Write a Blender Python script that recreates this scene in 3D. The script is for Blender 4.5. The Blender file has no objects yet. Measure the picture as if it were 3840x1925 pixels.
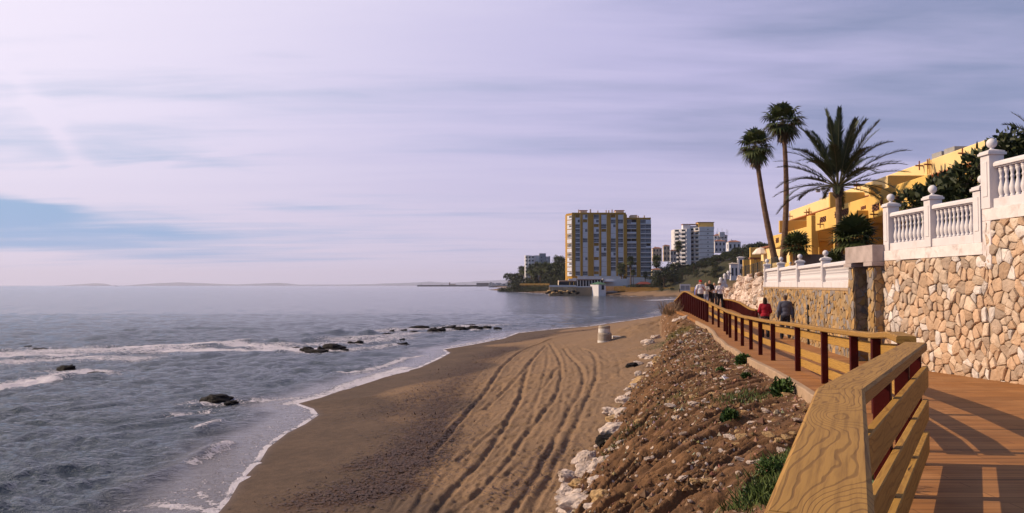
import bpy, math, random
import numpy as np
from mathutils import Vector, Matrix
SC = bpy.context.scene; COL = SC.collection
rad = math.radians
# ---------------------------------------------------------------- camera, sky, sun, exposure
EYE = 5.0; F = 3014.0; CX, CY, HOR = 1920.0, 962.5, 1071.0
PITCH = math.atan((HOR-CY)/F)
cam = bpy.data.cameras.new('camera'); co = bpy.data.objects.new('camera', cam); COL.objects.link(co)
cam.sensor_width = 36.0; cam.lens = 36.0*F/3840.0; cam.clip_start = .05; cam.clip_end = 200000
co.location = (0, 0, EYE); co.rotation_euler = (rad(90)+PITCH, 0, 0)
SC.camera = co
SUN_EL, SUN_AZ = rad(33), rad(-83)          # azimuth from +Y, negative = to the left (sea side)
sdir = Vector((math.sin(SUN_AZ)*math.cos(SUN_EL), math.cos(SUN_AZ)*math.cos(SUN_EL), math.sin(SUN_EL)))
sl = bpy.data.lights.new('sun', 'SUN'); sl.energy = 5.0; sl.angle = rad(.5); sl.color = (1, .81, .58)
so = bpy.data.objects.new('sun', sl); COL.objects.link(so); so.rotation_euler = sdir.to_track_quat('Z', 'Y').to_euler()
SC.view_settings.view_transform = 'Standard'; SC.view_settings.look = 'None'
SC.view_settings.exposure = 0.0; SC.view_settings.gamma = 1.0
SC.cycles.use_adaptive_sampling = False; SC.cycles.max_bounces = 6; SC.cycles.volume_bounces = 1; SC.cycles.use_denoising = True; SC.cycles.denoising_prefilter = 'ACCURATE'; SC.cycles.denoising_input_passes = 'RGB_ALBEDO_NORMAL'; SC.cycles.sample_clamp_direct = 2.5; SC.cycles.use_adaptive_sampling = False
SC.cycles.sample_clamp_indirect = 5

class NT:
    def __init__(s, tree): s.t = tree; s.n = tree.nodes; s.l = tree.links
    def node(s, typ, **k):
        n = s.n.new(typ)
        for a, v in k.items():
            if a == 'inp':
                for i, x in v.items():
                    if hasattr(x, 'is_output') or isinstance(x, bpy.types.NodeSocket): s.l.new(x, n.inputs[i])
                    else: n.inputs[i].default_value = x
            else: setattr(n, a, v)
        return n
    def math(s, op, a, b=0.0, c=0.0, clamp=False):
        n = s.n.new('ShaderNodeMath'); n.operation = op; n.use_clamp = clamp
        for i, x in enumerate((a, b, c)):
            if isinstance(x, bpy.types.NodeSocket): s.l.new(x, n.inputs[i])
            else: n.inputs[i].default_value = x
        return n.outputs[0]
    def mix(s, f, a, b, bt='MIX'):
        n = s.n.new('ShaderNodeMix'); n.data_type = 'RGBA'; n.blend_type = bt
        for i, x in ((0, f), (6, a), (7, b)):
            if isinstance(x, bpy.types.NodeSocket): s.l.new(x, n.inputs[i])
            else: n.inputs[i].default_value = x if i == 0 else (tuple(x)+(1,))[:4]
        return n.outputs[2]
    def ss(s, v, a, b, lo=0.0, hi=1.0):
        n = s.n.new('ShaderNodeMapRange'); n.interpolation_type = 'SMOOTHSTEP'
        for i, x in enumerate((v, a, b, lo, hi)):
            if isinstance(x, bpy.types.NodeSocket): s.l.new(x, n.inputs[i])
            else: n.inputs[i].default_value = x
        return n.outputs[0]
    def noise(s, vec, scale, detail=4, rough=.55, dist=0.0):
        n = s.n.new('ShaderNodeTexNoise'); n.inputs['Scale'].default_value = scale
        n.inputs['Detail'].default_value = detail; n.inputs['Roughness'].default_value = rough
        n.inputs['Distortion'].default_value = dist
        if vec is not None: s.l.new(vec, n.inputs['Vector'])
        return n.outputs['Fac']
    def vmap(s, vec, scale=(1, 1, 1), loc=(0, 0, 0), rot=(0, 0, 0)):
        n = s.n.new('ShaderNodeMapping'); s.l.new(vec, n.inputs[0])
        n.inputs['Scale'].default_value = scale; n.inputs['Location'].default_value = loc; n.inputs['Rotation'].default_value = rot
        return n.outputs[0]

def sky():
    w = bpy.data.worlds.new('World'); SC.world = w; w.use_nodes = True
    w.cycles.sampling_method = 'MANUAL'; w.cycles.sample_map_resolution = 512
    T = NT(w.node_tree); T.n.clear()
    out = T.node('ShaderNodeOutputWorld')
    tc = T.node('ShaderNodeTexCoord').outputs['Generated']
    nis = T.node('ShaderNodeTexSky'); nis.sky_type = 'NISHITA'; nis.sun_disc = False
    nis.sun_elevation = SUN_EL; nis.sun_rotation = SUN_AZ; nis.air_density = 1.3; nis.dust_density = 1.5; nis.ozone_density = 2.0
    sep = T.node('ShaderNodeSeparateXYZ', inp={0: tc}); x, y, z = sep.outputs
    blue = T.mix(T.ss(z, .0, .30, .9, .35), nis.outputs[0], T.mix(T.ss(x, -.25, .25), (2.7, 5.3, 9.4), (3.3, 3.5, 7.2)))
    bg1 = T.node('ShaderNodeBackground', inp={0: blue, 1: .085})
    zz = T.math('ADD', T.math('MAXIMUM', z, 0.0), .055)
    px = T.math('DIVIDE', x, zz); py = T.math('DIVIDE', y, zz)
    p = T.node('ShaderNodeCombineXYZ', inp={0: px, 1: py, 2: 0.0}).outputs[0]
    # thin layered cloud drawn out sideways; three scales
    n1 = T.noise(T.vmap(p, (.22, .55, 1), (3.1, 1.7, 0), (0, 0, .10)), 1.0, 5, .55, .6)
    n2 = T.noise(T.vmap(p, (.5, 2.2, 1), (7.3, 2.2, 0), (0, 0, .30)), 1.0, 6, .6, .4)
    n3 = T.noise(T.vmap(tc, (1.3, 1.3, 9), (0, .4, 0)), 2.2, 4, .5, .3)
    n = T.math('ADD', T.math('ADD', T.math('MULTIPLY', n1, .48), T.math('MULTIPLY', n2, .27)), T.math('MULTIPLY', n3, .25))
    def blob(dx, dy, dz, sx, sz):            # soft region of the sky around a direction
        a = T.math('DIVIDE', T.math('SUBTRACT', T.math('DIVIDE', x, T.math('MAXIMUM', y, .05)), dx/dy), sx)
        b = T.math('DIVIDE', T.math('SUBTRACT', T.math('DIVIDE', z, T.math('MAXIMUM', y, .05)), dz/dy), sz)
        r = T.math('ADD', T.math('MULTIPLY', a, a), T.math('MULTIPLY', b, b))
        return T.math('EXPONENT', T.math('MULTIPLY', r, -1.0))
    gapL = blob(-.58, 1, .108, .30, .055)
    gapM = blob(-.30, 1, .06, .5, .03)
    gapR = blob(.62, 1, .24, .40, .20)
    gapS = blob(.35, 1, .20, .22, .04)
    cov = T.math('ADD', T.math('MULTIPLY', n, 2.1), -.12)
    cov = T.math('SUBTRACT', cov, T.math('MULTIPLY', gapL, T.ss(n3, .30, .66, .85, .10)))
    cov = T.math('SUBTRACT', cov, T.math('MULTIPLY', gapM, .26))
    cov = T.math('SUBTRACT', cov, T.math('MULTIPLY', gapR, .46))
    cov = T.math('SUBTRACT', cov, T.math('MULTIPLY', gapS, .06))
    cov = T.math('SUBTRACT', cov, T.math('ADD', T.ss(y, .35, -.15, 0, .9), T.ss(z, .45, .85, 0, .7)))   # clear blue overhead and inland, behind the camera
    m = T.ss(cov, .26, .88)
    # two crossing contrails
    def trail(x0, z0, x1, z1, w):
        sx = T.math('DIVIDE', x, T.math('MAXIMUM', y, .05)); sz = T.math('DIVIDE', z, T.math('MAXIMUM', y, .05))
        L = math.hypot(x1-x0, z1-z0); ex, ez = (x1-x0)/L, (z1-z0)/L
        ax = T.math('SUBTRACT', sx, x0); az = T.math('SUBTRACT', sz, z0)
        t = T.math('ADD', T.math('MULTIPLY', ax, ex), T.math('MULTIPLY', az, ez))
        wob = T.math('MULTIPLY', T.math('SUBTRACT', T.noise(tc, 14, 3), .5), w*1.2)
        d = T.math('ADD', T.math('SUBTRACT', T.math('MULTIPLY', ax, ez), T.math('MULTIPLY', az, ex)), wob)
        g = T.math('EXPONENT', T.math('MULTIPLY', T.math('POWER', T.math('ABSOLUTE', T.math('DIVIDE', d, w)), 2.0), -1.0))
        e = T.math('MULTIPLY', T.ss(t, 0.0, .05), T.ss(t, L, L-.15))
        return T.math('MULTIPLY', g, e)
    tr = T.math('ADD', T.math('MULTIPLY', trail(-.545, .135, -.23, .185, .0045), .5), T.math('MULTIPLY', trail(-.50, .10, -.66, .31, .012), .45))
    m = T.math('ADD', m, T.math('MULTIPLY', tr, .55), clamp=True)
    sd = T.node('ShaderNodeVectorMath', operation='DOT_PRODUCT', inp={0: tc, 1: tuple(sdir)}).outputs['Value']
    lit = T.ss(sd, .0, .95)
    cc = T.mix(lit, (.47, .455, .71), (.96, .885, 1.0))
    cc = T.mix(T.math('MULTIPLY', T.ss(n2, .35, .7), .10), cc, (.95, .86, .98))
    low = T.ss(z, 0.0, .22, 1.0, 0.0)
    cc = T.mix(T.math('MULTIPLY', low, .65), cc, (.70, .63, .76))
    bg2 = T.node('ShaderNodeBackground', inp={0: cc, 1: 1.06})
    ms = T.node('ShaderNodeMixShader', inp={0: m, 1: bg1.outputs[0], 2: bg2.outputs[0]})
    T.l.new(ms.outputs[0], out.inputs[0])
sky()

# ---------------------------------------------------------------- helpers
def ray(x, y):
    u, v = (x-CX)/F, (CY-y)/F; c, s = math.cos(PITCH), math.sin(PITCH)
    return Vector((u, c-v*s, s+v*c))
def at(x, y, d):
    r = ray(x, y); return Vector((0, 0, EYE))+r*(d/r.y)
def atz(x, y, z):
    r = ray(x, y); return Vector((0, 0, EYE))+r*((z-EYE)/r.z)
K = 3840/2575.0
def dz(x, y, z=0.0): return atz(x*K, y*K, z)

MATS = {}
def principled(name, rough=.8, spec=.35):
    m = bpy.data.materials.new(name); m.use_nodes = True; T = NT(m.node_tree)
    b = T.n['Principled BSDF']; b.inputs['Roughness'].default_value = rough; b.inputs['Specular IOR Level'].default_value = spec
    return m, T, b
def pmat(name, base, rough=.85, var=.18, scale=2.0, bump=.15, bscale=25.0, spec=.3, dirt=None, dirt_amt=.4, dscale=.7, attr=False, stretch=(1, 1, 1), coord='Object', bdist=.02):
    if name in MATS: return MATS[name]
    m, T, b = principled(name, rough, spec)
    tc = T.vmap(T.node('ShaderNodeTexCoord').outputs[coord], stretch)
    n1 = T.noise(tc, scale, 5, .6)
    if attr:
        a = T.node('ShaderNodeAttribute', attribute_name='col').outputs['Color']
        base_s = T.mix(1.0, a, tuple(base), 'MULTIPLY')
    else: base_s = tuple(base)
    f = T.ss(n1, .3, .7, 1-var, 1+var)
    cmb = T.node('ShaderNodeCombineColor', inp={0: f, 1: f, 2: f}).outputs[0]
    c = T.mix(1.0, base_s, cmb, 'MULTIPLY')
    if dirt:
        n2 = T.noise(tc, dscale, 6, .65, .4)
        c = T.mix(T.ss(n2, .48, .72, 0, dirt_amt), c, dirt)
    T.l.new(c, b.inputs['Base Color'])
    if bump:
        n3 = T.noise(tc, bscale, 5, .6)
        bn = T.node('ShaderNodeBump', inp={'Strength': bump, 'Distance': bdist, 'Height': n3}); T.l.new(bn.outputs[0], b.inputs['Normal'])
    MATS[name] = m; return m

def mk(name, V, Fc, mat=None, parent=None, smooth=False, cols=None, attrs=None):
    """one mesh object; V (n,3), Fc list of faces or (m,k) array"""
    me = bpy.data.meshes.new(name)
    if isinstance(Fc, np.ndarray):
        V = np.asarray(V, dtype=np.float32); k = Fc.shape[1]; n = len(Fc)
        me.vertices.add(len(V)); me.vertices.foreach_set('co', V.ravel())
        me.loops.add(n*k); me.loops.foreach_set('vertex_index', Fc.astype(np.int32).ravel())
        me.polygons.add(n); me.polygons.foreach_set('loop_start', np.arange(0, n*k, k, dtype=np.int32))
        me.update(calc_edges=True)
    else:
        me.from_pydata([tuple(v) for v in V], [], Fc); me.update()
    if cols is not None:
        ca = me.color_attributes.new('col', 'FLOAT_COLOR', 'POINT')
        c = np.ones((len(me.vertices), 4), dtype=np.float32); c[:, :3] = np.asarray(cols, dtype=np.float32); ca.data.foreach_set('color', c.ravel())
    for k_, a in (attrs or {}).items():
        at_ = me.attributes.new(k_, 'FLOAT', 'POINT'); at_.data.foreach_set('value', np.asarray(a, dtype=np.float32))
    if smooth: me.polygons.foreach_set('use_smooth', np.ones(len(me.polygons), dtype=bool))
    if mat: me.materials.append(mat)
    o = bpy.data.objects.new(name, me); COL.objects.link(o)
    if parent: o.parent = parent
    return o
def tag(o, label, cat, group=None, kind=None):
    o['label'] = label; o['category'] = cat
    if group: o['group'] = group
    if kind: o['kind'] = kind
    return o
def empty(name, loc, label, cat, group=None, rz=0.0):
    o = bpy.data.objects.new(name, None); COL.objects.link(o); o.location = loc; o.rotation_euler = (0, 0, rz); o.empty_display_size = .2
    return tag(o, label, cat, group)
def struct(o): o['kind'] = 'structure'; return o
def dup(o, loc=None, rz=None, sc=None, label=None, group=None, parent=None):
    c = o.copy(); COL.objects.link(c)
    if parent is not None: c.parent = parent
    if loc is not None: c.location = loc
    if rz is not None: c.rotation_euler[2] = rz
    if sc is not None: c.scale = (sc, sc, sc) if not hasattr(sc, '__len__') else sc
    if label: c['label'] = label
    if group: c['group'] = group
    for ch in list(o.children): dup(ch, parent=c)
    return c

class MB:
    def __init__(s): s.V = []; s.F = []; s.C = []; s.c = (1, 1, 1)
    def add(s, V, Fc):
        b = len(s.V); s.V += [tuple(v) for v in V]; s.F += [tuple(b+i for i in f) for f in Fc]; s.C += [s.c]*len(V); return s
    def box(s, x0, x1, y0, y1, z0, z1):
        return s.prism([(x0, y0), (x1, y0), (x1, y1), (x0, y1)], z0, z1)
    def prism(s, pts, z0, z1):
        n = len(pts); a = sum(pts[i][0]*pts[(i+1) % n][1]-pts[(i+1) % n][0]*pts[i][1] for i in range(n))
        if a < 0: pts = pts[::-1]
        V = [(p[0], p[1], z0) for p in pts]+[(p[0], p[1], z1) for p in pts]
        return s.add(V, [tuple(range(n))[::-1], tuple(range(n, 2*n))]+[(i, (i+1) % n, n+(i+1) % n, n+i) for i in range(n)])
    def beam(s, p, q, w, h, up=(0, 0, 1)):
        """bar p->q centred, width w sideways, height h along up"""
        p, q = Vector(p), Vector(q); d = (q-p).normalized(); sd = d.cross(Vector(up))
        if sd.length < 1e-4: sd = d.cross(Vector((0, 1, 0)))
        sd.normalize(); u = sd.cross(d)
        V = [e+sd*a*w/2+u*b*h/2 for e in (p, q) for a, b in ((-1, -1), (1, -1), (1, 1), (-1, 1))]
        return s.add(V, [(0, 3, 2, 1)[::-1], (4, 5, 6, 7)[::-1], (0, 1, 5, 4)[::-1], (1, 2, 6, 5)[::-1], (2, 3, 7, 6)[::-1], (3, 0, 4, 7)[::-1]])
    def tube(s, pts, rs, n=8, cap=True):
        pts = [Vector(p) for p in pts]; V = []; ref = None
        for i, p in enumerate(pts):
            d = (pts[min(i+1, len(pts)-1)]-pts[max(i-1, 0)]).normalized()
            if ref is None: ref = d.orthogonal().normalized()
            a = (ref-d*ref.dot(d)).normalized(); ref = a; b = d.cross(a)
            r = rs[i] if hasattr(rs, '__len__') else rs
            V += [p+a*math.cos(2*math.pi*k/n)*r+b*math.sin(2*math.pi*k/n)*r for k in range(n)]
        Fc = [(i*n+k, i*n+(k+1) % n, (i+1)*n+(k+1) % n, (i+1)*n+k) for i in range(len(pts)-1) for k in range(n)]
        if cap: Fc += [tuple(range(n))[::-1], tuple(range((len(pts)-1)*n, len(pts)*n))]
        return s.add(V, Fc)
    def lathe(s, prof, c=(0, 0, 0), n=16):
        V = []; m = len(prof)
        for r, z in prof: V += [(c[0]+r*math.cos(2*math.pi*k/n), c[1]+r*math.sin(2*math.pi*k/n), c[2]+z) for k in range(n)]
        return s.add(V, [(i*n+k, i*n+(k+1) % n, (i+1)*n+(k+1) % n, (i+1)*n+k) for i in range(m-1) for k in range(n)]+[tuple(range(n))[::-1], tuple(range((m-1)*n, m*n))])
    def ball(s, c, r, n=14, m=9):
        rr = r if hasattr(r, '__len__') else (r, r, r)
        V = [(c[0], c[1], c[2]-rr[2])]
        for i in range(1, m):
            t = math.pi*i/m-math.pi/2
            V += [(c[0]+rr[0]*math.cos(t)*math.cos(2*math.pi*k/n), c[1]+rr[1]*math.cos(t)*math.sin(2*math.pi*k/n), c[2]+rr[2]*math.sin(t)) for k in range(n)]
        V.append((c[0], c[1], c[2]+rr[2])); e = len(V)-1
        Fc = [(0, 1+(k+1) % n, 1+k) for k in range(n)]
        Fc += [(1+i*n+k, 1+i*n+(k+1) % n, 1+(i+1)*n+(k+1) % n, 1+(i+1)*n+k) for i in range(m-2) for k in range(n)]
        Fc += [(1+(m-2)*n+k, 1+(m-2)*n+(k+1) % n, e) for k in range(n)]
        return s.add(V, Fc)
    def build(s, name, mat=None, parent=None, smooth=False, bevel=0, org=None, cols=False):
        V = s.V
        if org is not None: V = [(v[0]-org[0], v[1]-org[1], v[2]-org[2]) for v in V]
        o = mk(name, V, s.F, mat, parent, smooth, s.C if cols else None)
        if bevel:
            b = o.modifiers.new('bevel', 'BEVEL'); b.width = bevel; b.segments = 2; b.limit_method = 'ANGLE'
        return o

# ---- vectorised noise
_rs = np.random.RandomState(7); _P = _rs.permutation(512); _P = np.concatenate([_P, _P, _P]); _G = _rs.rand(512)*2*np.pi
def pn(x, y, seed=0):
    xi = np.floor(x).astype(np.int64); yi = np.floor(y).astype(np.int64); xf = x-xi; yf = y-yi
    u = xf*xf*xf*(xf*(xf*6-15)+10); v = yf*yf*yf*(yf*(yf*6-15)+10)
    def g(i, j, fx, fy):
        a = _G[_P[(_P[(xi+i+seed*17) & 511]+(yi+j)) & 511]]; return np.cos(a)*fx+np.sin(a)*fy
    a = g(0, 0, xf, yf); b = g(1, 0, xf-1, yf); c = g(0, 1, xf, yf-1); d = g(1, 1, xf-1, yf-1)
    return ((a+(b-a)*u)+((c+(d-c)*u)-(a+(b-a)*u))*v)*1.5
def fbm(x, y, o=4, seed=0, r=.5):
    s = 0; a = 1
    for k in range(o): s = s+a*pn(x*2**k, y*2**k, seed+k); a *= r
    return s
def sstep(a, b, x): t = np.clip((x-a)/(b-a), 0, 1); return t*t*(3-2*t)
def pldist(X, Y, pts):
    """distance to a polyline"""
    best = np.full(X.shape, 1e9)
    for (x0, y0), (x1, y1) in zip(pts[:-1], pts[1:]):
        ex, ey = x1-x0, y1-y0; t = np.clip(((X-x0)*ex+(Y-y0)*ey)/(ex*ex+ey*ey+1e-12), 0, 1)
        best = np.minimum(best, (X-x0-t*ex)**2+(Y-y0-t*ey)**2)
    return np.sqrt(best)
def smoothline(pts, n=3):
    for _ in range(n):
        q = [pts[0]]
        for a, b in zip(pts[:-1], pts[1:]):
            q += [tuple(.75*a[i]+.25*b[i] for i in range(len(a))), tuple(.25*a[i]+.75*b[i] for i in range(len(a)))]
        pts = q+[pts[-1]]
    return pts
# ---------------------------------------------------------------- coast line and ground heights
SH_D = [(530,1291),(556,1262),(585,1215),(640,1160),(660,1128),(710,1090),(755,1068),(790,1045),(778,1030),(738,1016),(800,1000),(880,972),(950,950),(1050,925),(1105,900),(1126,888),(1112,879),(1180,868),(1262,852),(1300,838),(1400,827),(1480,821),(1560,809),(1640,798),(1700,788)]
SHN = [(-4, -60), (-5.2, 4), (-6.0, 11)]+[tuple(dz(*p)[:2]) for p in SH_D]
FAR_D = [(1700,748),(1600,746.5),(1520,744),(1400,740.5),(1320,736),(1260,732),(1225,729)]
SHF = [(60, 172), (88, 225), (104, 280), (94, 325)]+[tuple(dz(*p)[:2]) for p in FAR_D]
SHORE = SHN+SHF
POLY = SHORE+[(-24, 960), (20, 1050), (60, 1500), (-60, 2300), (300, 2700), (2500, 4200), (9000, 6000), (9000, -60)]
def shore_s(X, Y):
    d = pldist(X, Y, POLY[:-2]); ins = np.zeros(X.shape, bool); n = len(POLY)
    for i in range(n):
        (x0, y0), (x1, y1) = POLY[i], POLY[(i+1) % n]
        if y0 == y1: continue
        c = ((y0 > Y) != (y1 > Y)) & (X < (x1-x0)*(Y-y0)/(y1-y0)+x0); ins ^= c
    return np.where(ins, d, -d)
def H_deck(d): return np.interp(d, [-5,0,7,17,20.3,24.8,29.5,33,36,40,43,45,48,52,75,200], [1.36,1.42,1.53,1.80,1.89,1.97,2.03,2.08,2.05,1.93,1.72,1.55,1.45,1.42,1.45,1.45])
def z_deck(d): return 5-H_deck(d)
FP = [(-5,-2.2),(0,-.07),(1.41,.53),(3.3,1.34),(7,3.5),(7.5,3.66),(8.3,3.94),(10.2,4.6),(11.8,5.0),(14.2,5.5),(17,6.02),(20.3,6.57),(22.4,6.9),(24.8,7.35),(26.6,7.6),(29.5,8.2),(31.9,8.63),(36,9.5),(38.2,9.8),(39.9,9.95),(41,9.95),(46.5,9.95),(49.5,10.04),(56,11.5),(75,17),(120,30),(200,62),(400,200)]
def fx(d): return np.interp(d, [p[0] for p in FP], [p[1] for p in FP])
def edge_off(d): return np.interp(d, [-5, 6.6, 9, 12], [.0, -.05, .35, .45])
def xtop(d): return fx(d)-edge_off(d)-.12
# foot of the bank, from the photograph: (Y, X)
FOOT = [(-5,-3.5),(4,-1.6),(9,-.5),(13,.3),(15.6,.95),(18.5,1.7),(22,2.6),(25.5,3.6),(29,4.7),(33,5.9),(37,6.9),(42,8.0),(48,8.9),(56,10.3),(75,15.5),(120,28),(200,60),(400,198)]
def xfoot(d): return np.interp(d, [p[0] for p in FOOT], [p[1] for p in FOOT])
def z_sand(s, Y):
    sp = np.clip(s, 0, 16.5); z = .07*sp+.0045*sp*sp
    z = np.where(s < 0, np.maximum(s*.09, -2.5), z)
    far = sstep(120, 200, Y)
    z = z+far*sstep(20, 34, s)*1.7
    return z
def hill(X, Y, s): return sstep(110, 170, Y)*(1-sstep(1500, 2500, Y))*sstep(10, 45, s)*16*sstep(0, 1, (X-.13*Y-10)/60)
def ground_z(X, Y, s=None, detail=False):
    X = np.asarray(X, float); Y = np.asarray(Y, float)
    if s is None: s = shore_s(X, Y)
    zs = z_sand(s, Y)+hill(X, Y, s)
    xf, xt = xfoot(Y), xtop(Y); t = np.clip((X-xf)/(xt-xf), 0, 1)
    zt = z_deck(Y)-.13
    near = 1-sstep(78, 105, Y)
    prof = t+ .18*np.sin(np.pi*t)
    zb = zs+(zt-zs)*np.clip(prof, 0, 1)*near
    return np.where(zt > zs, np.where(t > 0, zb, zs), zs)
def ground1(x, y): return float(ground_z(np.array([x]), np.array([y]))[0])
def bank_rel(X, Y, t):
    xf, xt = xfoot(Y), xtop(Y); tt = np.clip(t, 0, 1.1); vv = .86*Y-.51*X+.16*fbm(X*.6, Y*.6, 3, 70)
    gl = fbm(vv*1.9, t*1.0, 2, 71); gully = np.clip(np.abs(gl)*3.0, 0, 1)-.6; g2 = 1-np.abs(fbm(vv*5.0, t*1.4, 2, 81))*2.4; rough = fbm(X*2.6, Y*2.6, 5, 91, .66)
    return np.clip(1.25-t, 0, 1)*sstep(1.02, .86, t)*(.40*gully*(.7+.6*fbm(X*.5, Y*.5, 2, 72))+.10*g2+.055*rough)*sstep(-.02, .12, t)
def ground_d(x, y):
    x, y = np.atleast_1d(np.asarray(x, float)), np.atleast_1d(np.asarray(y, float)); t = (x-xfoot(y))/(xtop(y)-xfoot(y)); return ground_z(x, y)+np.where((t > 0) & (y < 70), bank_rel(x, y, t), 0)
def hit(xs, ys):
    """where the sight line through a pixel of the photograph meets the ground"""
    r = ray(xs, ys); d = np.geomspace(5, 3000, 4000); k = d/r.y
    zz = EYE+r.z*k; g = np.maximum(ground_z(r.x*k, d), 0.0); i = np.argmax(zz < g)
    return Vector((r.x*k[i], d[i], g[i]))
def hitD(x, y): return hit(x*K, y*K)

def sand_rel():
    c8 = lambda p: hit(800+p[0]*.678, 1050+p[1]*.678)
    T = [([(1990,300),(1840,340),(1700,390),(1600,470),(1550,560),(1480,650),(1400,740),(1300,860),(1205,965)], 1.0),
         ([(1840,360),(1770,430),(1700,530),(1600,620),(1500,720)], .7),
         ([(1840,360),(1760,440),(1720,560),(1690,680),(1600,830),(1500,980),(1350,1130),(1225,1290)], 1.0),
         ([(1850,370),(1850,480),(1800,620),(1770,720),(1740,820)], .5),
         ([(1860,350),(1910,420),(1930,520),(1900,650),(1800,760),(1700,900),(1580,1070),(1450,1190),(1330,1290)], .9),
         ([(1910,480),(1860,550),(1820,600)], .8),
         ([(1940,380),(2000,450),(2050,510),(2045,600),(1980,700),(1900,850),(1850,970),(1760,1130),(1640,1290)], .9),
         ([(2030,380),(2090,390),(2125,470),(2115,560),(2060,680),(1990,830),(1930,960),(1850,1100),(1740,1290)], .75),
         ([(1930,400),(1960,500),(1930,620),(1920,760)], .4),
         ([(1240,1060),(1180,1160),(1105,1290)], .5), ([(1590,800),(1500,880),(1350,1000)], .5),
         ([(1480,1190),(1600,1090),(1720,1000)], .4), ([(2000,640),(1880,820),(1780,1000),(1650,1180),(1560,1290)], .35)]
    out = []
    for pts, a in T:
        q = [tuple(c8(p)[:2]) for p in pts]
        # carry the ruts on towards the camera
        if pts[-1][1] >= 1285:
            (x0, y0), (x1, y1) = q[-2], q[-1]; L = math.hypot(x1-x0, y1-y0); q.append((x1+(x1-x0)/L*14, y1+(y1-y0)/L*14))
        out.append((smoothline(q, 2), a))
    return out

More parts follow.
